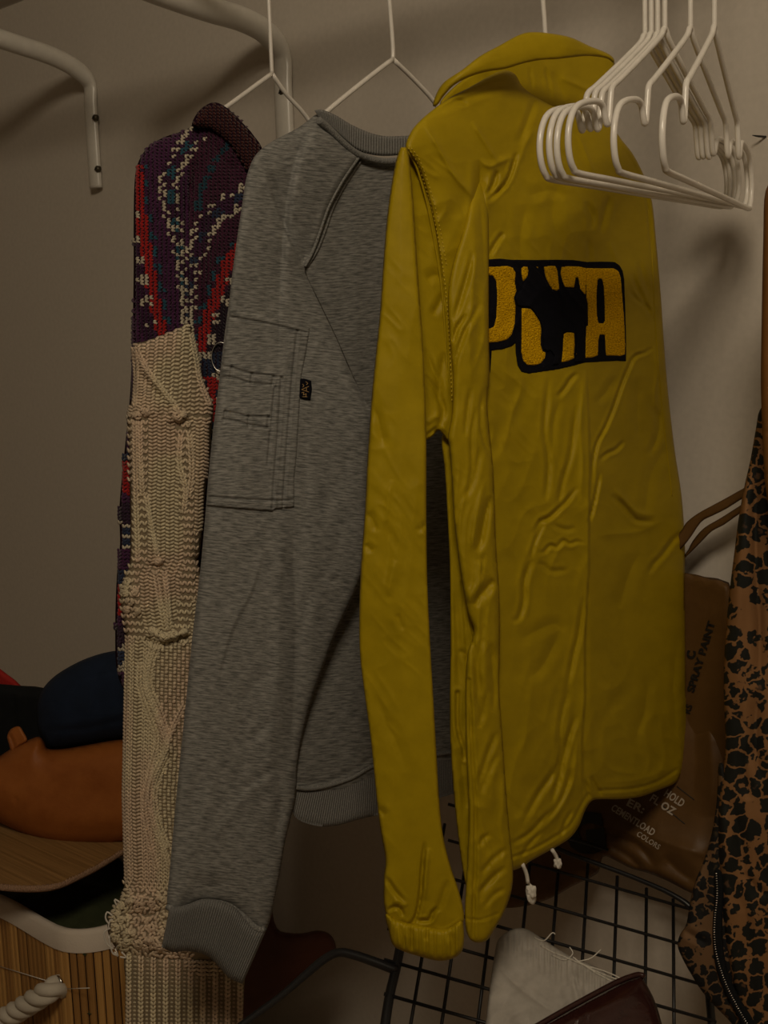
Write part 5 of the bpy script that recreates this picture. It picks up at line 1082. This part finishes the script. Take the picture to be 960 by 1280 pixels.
# olive cloth inside
P0 = np.array([(x, y) for x in np.linspace(hx0 + .012, hx1 - .012, 70) for y in np.linspace(hy0 + .012, hy1 - .012, 50)])
zz = ZR - .025 + .02 * vnoise(P0[:, 0] * 9, P0[:, 1] * 9, 3) * 2 + .010 * ridged(P0[:, 0] * 16 + P0[:, 1] * 9, P0[:, 1] * 10, 5) + .004 * ridged(P0[:, 0] * 50, P0[:, 1] * 30, 6)
idx = np.arange(3500).reshape(70, 50); q = np.stack([idx[:-1, :-1], idx[1:, :-1], idx[1:, 1:], idx[:-1, 1:]], -1).reshape(-1, 4)
V = np.concatenate([np.c_[P0, zz], np.c_[P0, zz * 0 + ZR - .12]])
o = mesh_np('folded_garment', V, np.concatenate([q, q[:, ::-1] + 3500]), M['olive'], None, uv=np.concatenate([P0, P0]) * 8)
tag(o, 'olive green garment filling the bamboo hamper under its lid', 'garment')
# lid
ZL = ZR + .075
fe = [on_z(u, v, ZL) for u, v in [(-60, 1098), (-20, 1103), (0, 1105), (30, 1107), (58, 1106), (78, 1101), (98, 1092), (120, 1081), (140, 1069), (160, 1056), (185, 1036)]]
bk = [on_z(u, v, ZL) for u, v in [(190, 985), (120, 965), (40, 960), (-60, 970)]]
LP = smooth_poly([(p[0], p[1]) for p in fe + bk], 4)
LD = thing('hamper_lid', (float(LP[:, 0].mean()), float(LP[:, 1].mean()), ZL - .012), 'woven bamboo hamper lid with braided brown edge, under the rust leather bag', 'lid')
bm = bmesh.new(); vs = [bm.verts.new(Vector((p[0], p[1], ZL)) - Vector(LD['_o'])) for p in LP]; f = bm.faces.new(vs)
r = bmesh.ops.extrude_face_region(bm, geom=[f]); bmesh.ops.translate(bm, verts=[x for x in r['geom'] if isinstance(x, bmesh.types.BMVert)], vec=(0, 0, -.010)); bmesh.ops.recalc_face_normals(bm, faces=bm.faces[:])
me = bpy.data.meshes.new('lid_board'); bm.to_mesh(me); bm.free(); link('lid_board', me, M['lid'], LD)
fe3 = smooth_poly(np.array(fe), 6, False)
for ph in (0, 1):
    arc = np.concatenate([[0], np.cumsum(np.linalg.norm(np.diff(fe3, axis=0), axis=1))]); rs = np.linspace(0, arc[-1], 420); P = np.stack([np.interp(rs, arc, fe3[:, i]) for i in range(3)], 1)
    th = rs / .006 * 2 * math.pi + ph * math.pi
    P = P + np.c_[np.zeros(420), -.001 + .0014 * np.cos(th), -.004 + .0022 * np.sin(th)]
    tube('braided_edge', P, .0030, M['lid_trim'], LD, smooth=1, seg=8)
# rust leather bag, navy cap, black cloth, red cloth
pb_ = on_z(100, 1057, ZL + .004)
PBg = Plane(pb_ + np.array([0, .05, 0]), 62, 10)
BAG = thing('leather_bag', pb_, 'rounded rust brown leather bag lying on the hamper lid', 'bag')
piece('bag_body', [(-50, 985), (-20, 958), (0, 945), (20, 932), (38, 924), (49, 921), (56, 928), (60, 936), (80, 936), (110, 931), (155, 924), (210, 925), (245, 960), (240, 1010), (205, 1040), (155, 1053), (110, 1057), (70, 1055), (35, 1045), (0, 1028), (-30, 1012)], PBg, M['orange_leather'], BAG, cell=3, edge_px=34, edge=.035, bulge=.015, bulge_px=60, back=.04,
      folds=lambda u, v: .004 * vnoise(u / 50, v / 40, 3), cr=[('v', [(16, 996), (20, 1000), (19, 1006)], 2, .003), ('v', [(-20, 1000), (40, 1030), (110, 1040), (200, 1030)], 12, .003)], smooth=3)
piece('strap_loop', [(9, 920), (14, 911), (24, 908), (30, 916), (34, 926), (24, 933), (15, 940), (11, 930)], lambda u, v: PBg(u, v) - .01, M['orange_leather'], BAG, cell=1.6, edge_px=3, edge=.004, back=.01, cr=[('V', [(11, 918), (16, 928), (18, 938)], 2, .003)])
PN = Plane(pb_ + np.array([0, .10, 0]), 62)
CP = piece('navy_cap', [(46, 895), (47, 878), (53, 862), (65, 848), (82, 836), (108, 823), (140, 814), (175, 813), (215, 825), (240, 860), (245, 915), (200, 922), (155, 925), (115, 931), (82, 937), (62, 937), (54, 925), (48, 912)], PN, M['navy'], None, cell=2.6, edge_px=40, edge=.04, bulge=.015, bulge_px=60, back=.05,
           folds=lambda u, v: .003 * vnoise(u / 40, v / 40, 3), cr=[('V', [(50, 912), (100, 912), (155, 900), (220, 890)], 4, .003), ('V', [(96, 850), (130, 842), (170, 838)], 1.5, .002), ('V', [(140, 816), (120, 850), (112, 905)], 1.5, .0015)], smooth=3)[0]
tag(CP, 'navy cotton cap, domed, behind and above the rust leather bag', 'cap')
BC = piece('black_bag', [(-60, 850), (0, 855), (25, 857), (62, 861), (80, 880), (80, 930), (50, 945), (0, 985), (-60, 990)], Plane(pb_ + np.array([0, .17, 0]), 62), M['black_cloth'], None, cell=3, edge_px=16, edge=.02, back=.03, folds=lambda u, v: .004 * vnoise(u / 30, v / 40, 3), cr=[('v', [(15, 866), (18, 885), (10, 905)], 3, .004)], smooth=2)[0]
tag(BC, 'black cloth bag at the left edge beside the navy cap', 'bag')
RCt = piece('red_garment', [(-40, 820), (-10, 830), (8, 842), (25, 856), (40, 880), (-40, 890)], Plane(pb_ + np.array([0, .22, 0]), 62), M['red'], None, cell=2.4, edge_px=8, edge=.01, back=.02, smooth=3)[0]
tag(RCt, 'corner of a red garment at the left edge, behind the black cloth bag', 'garment')
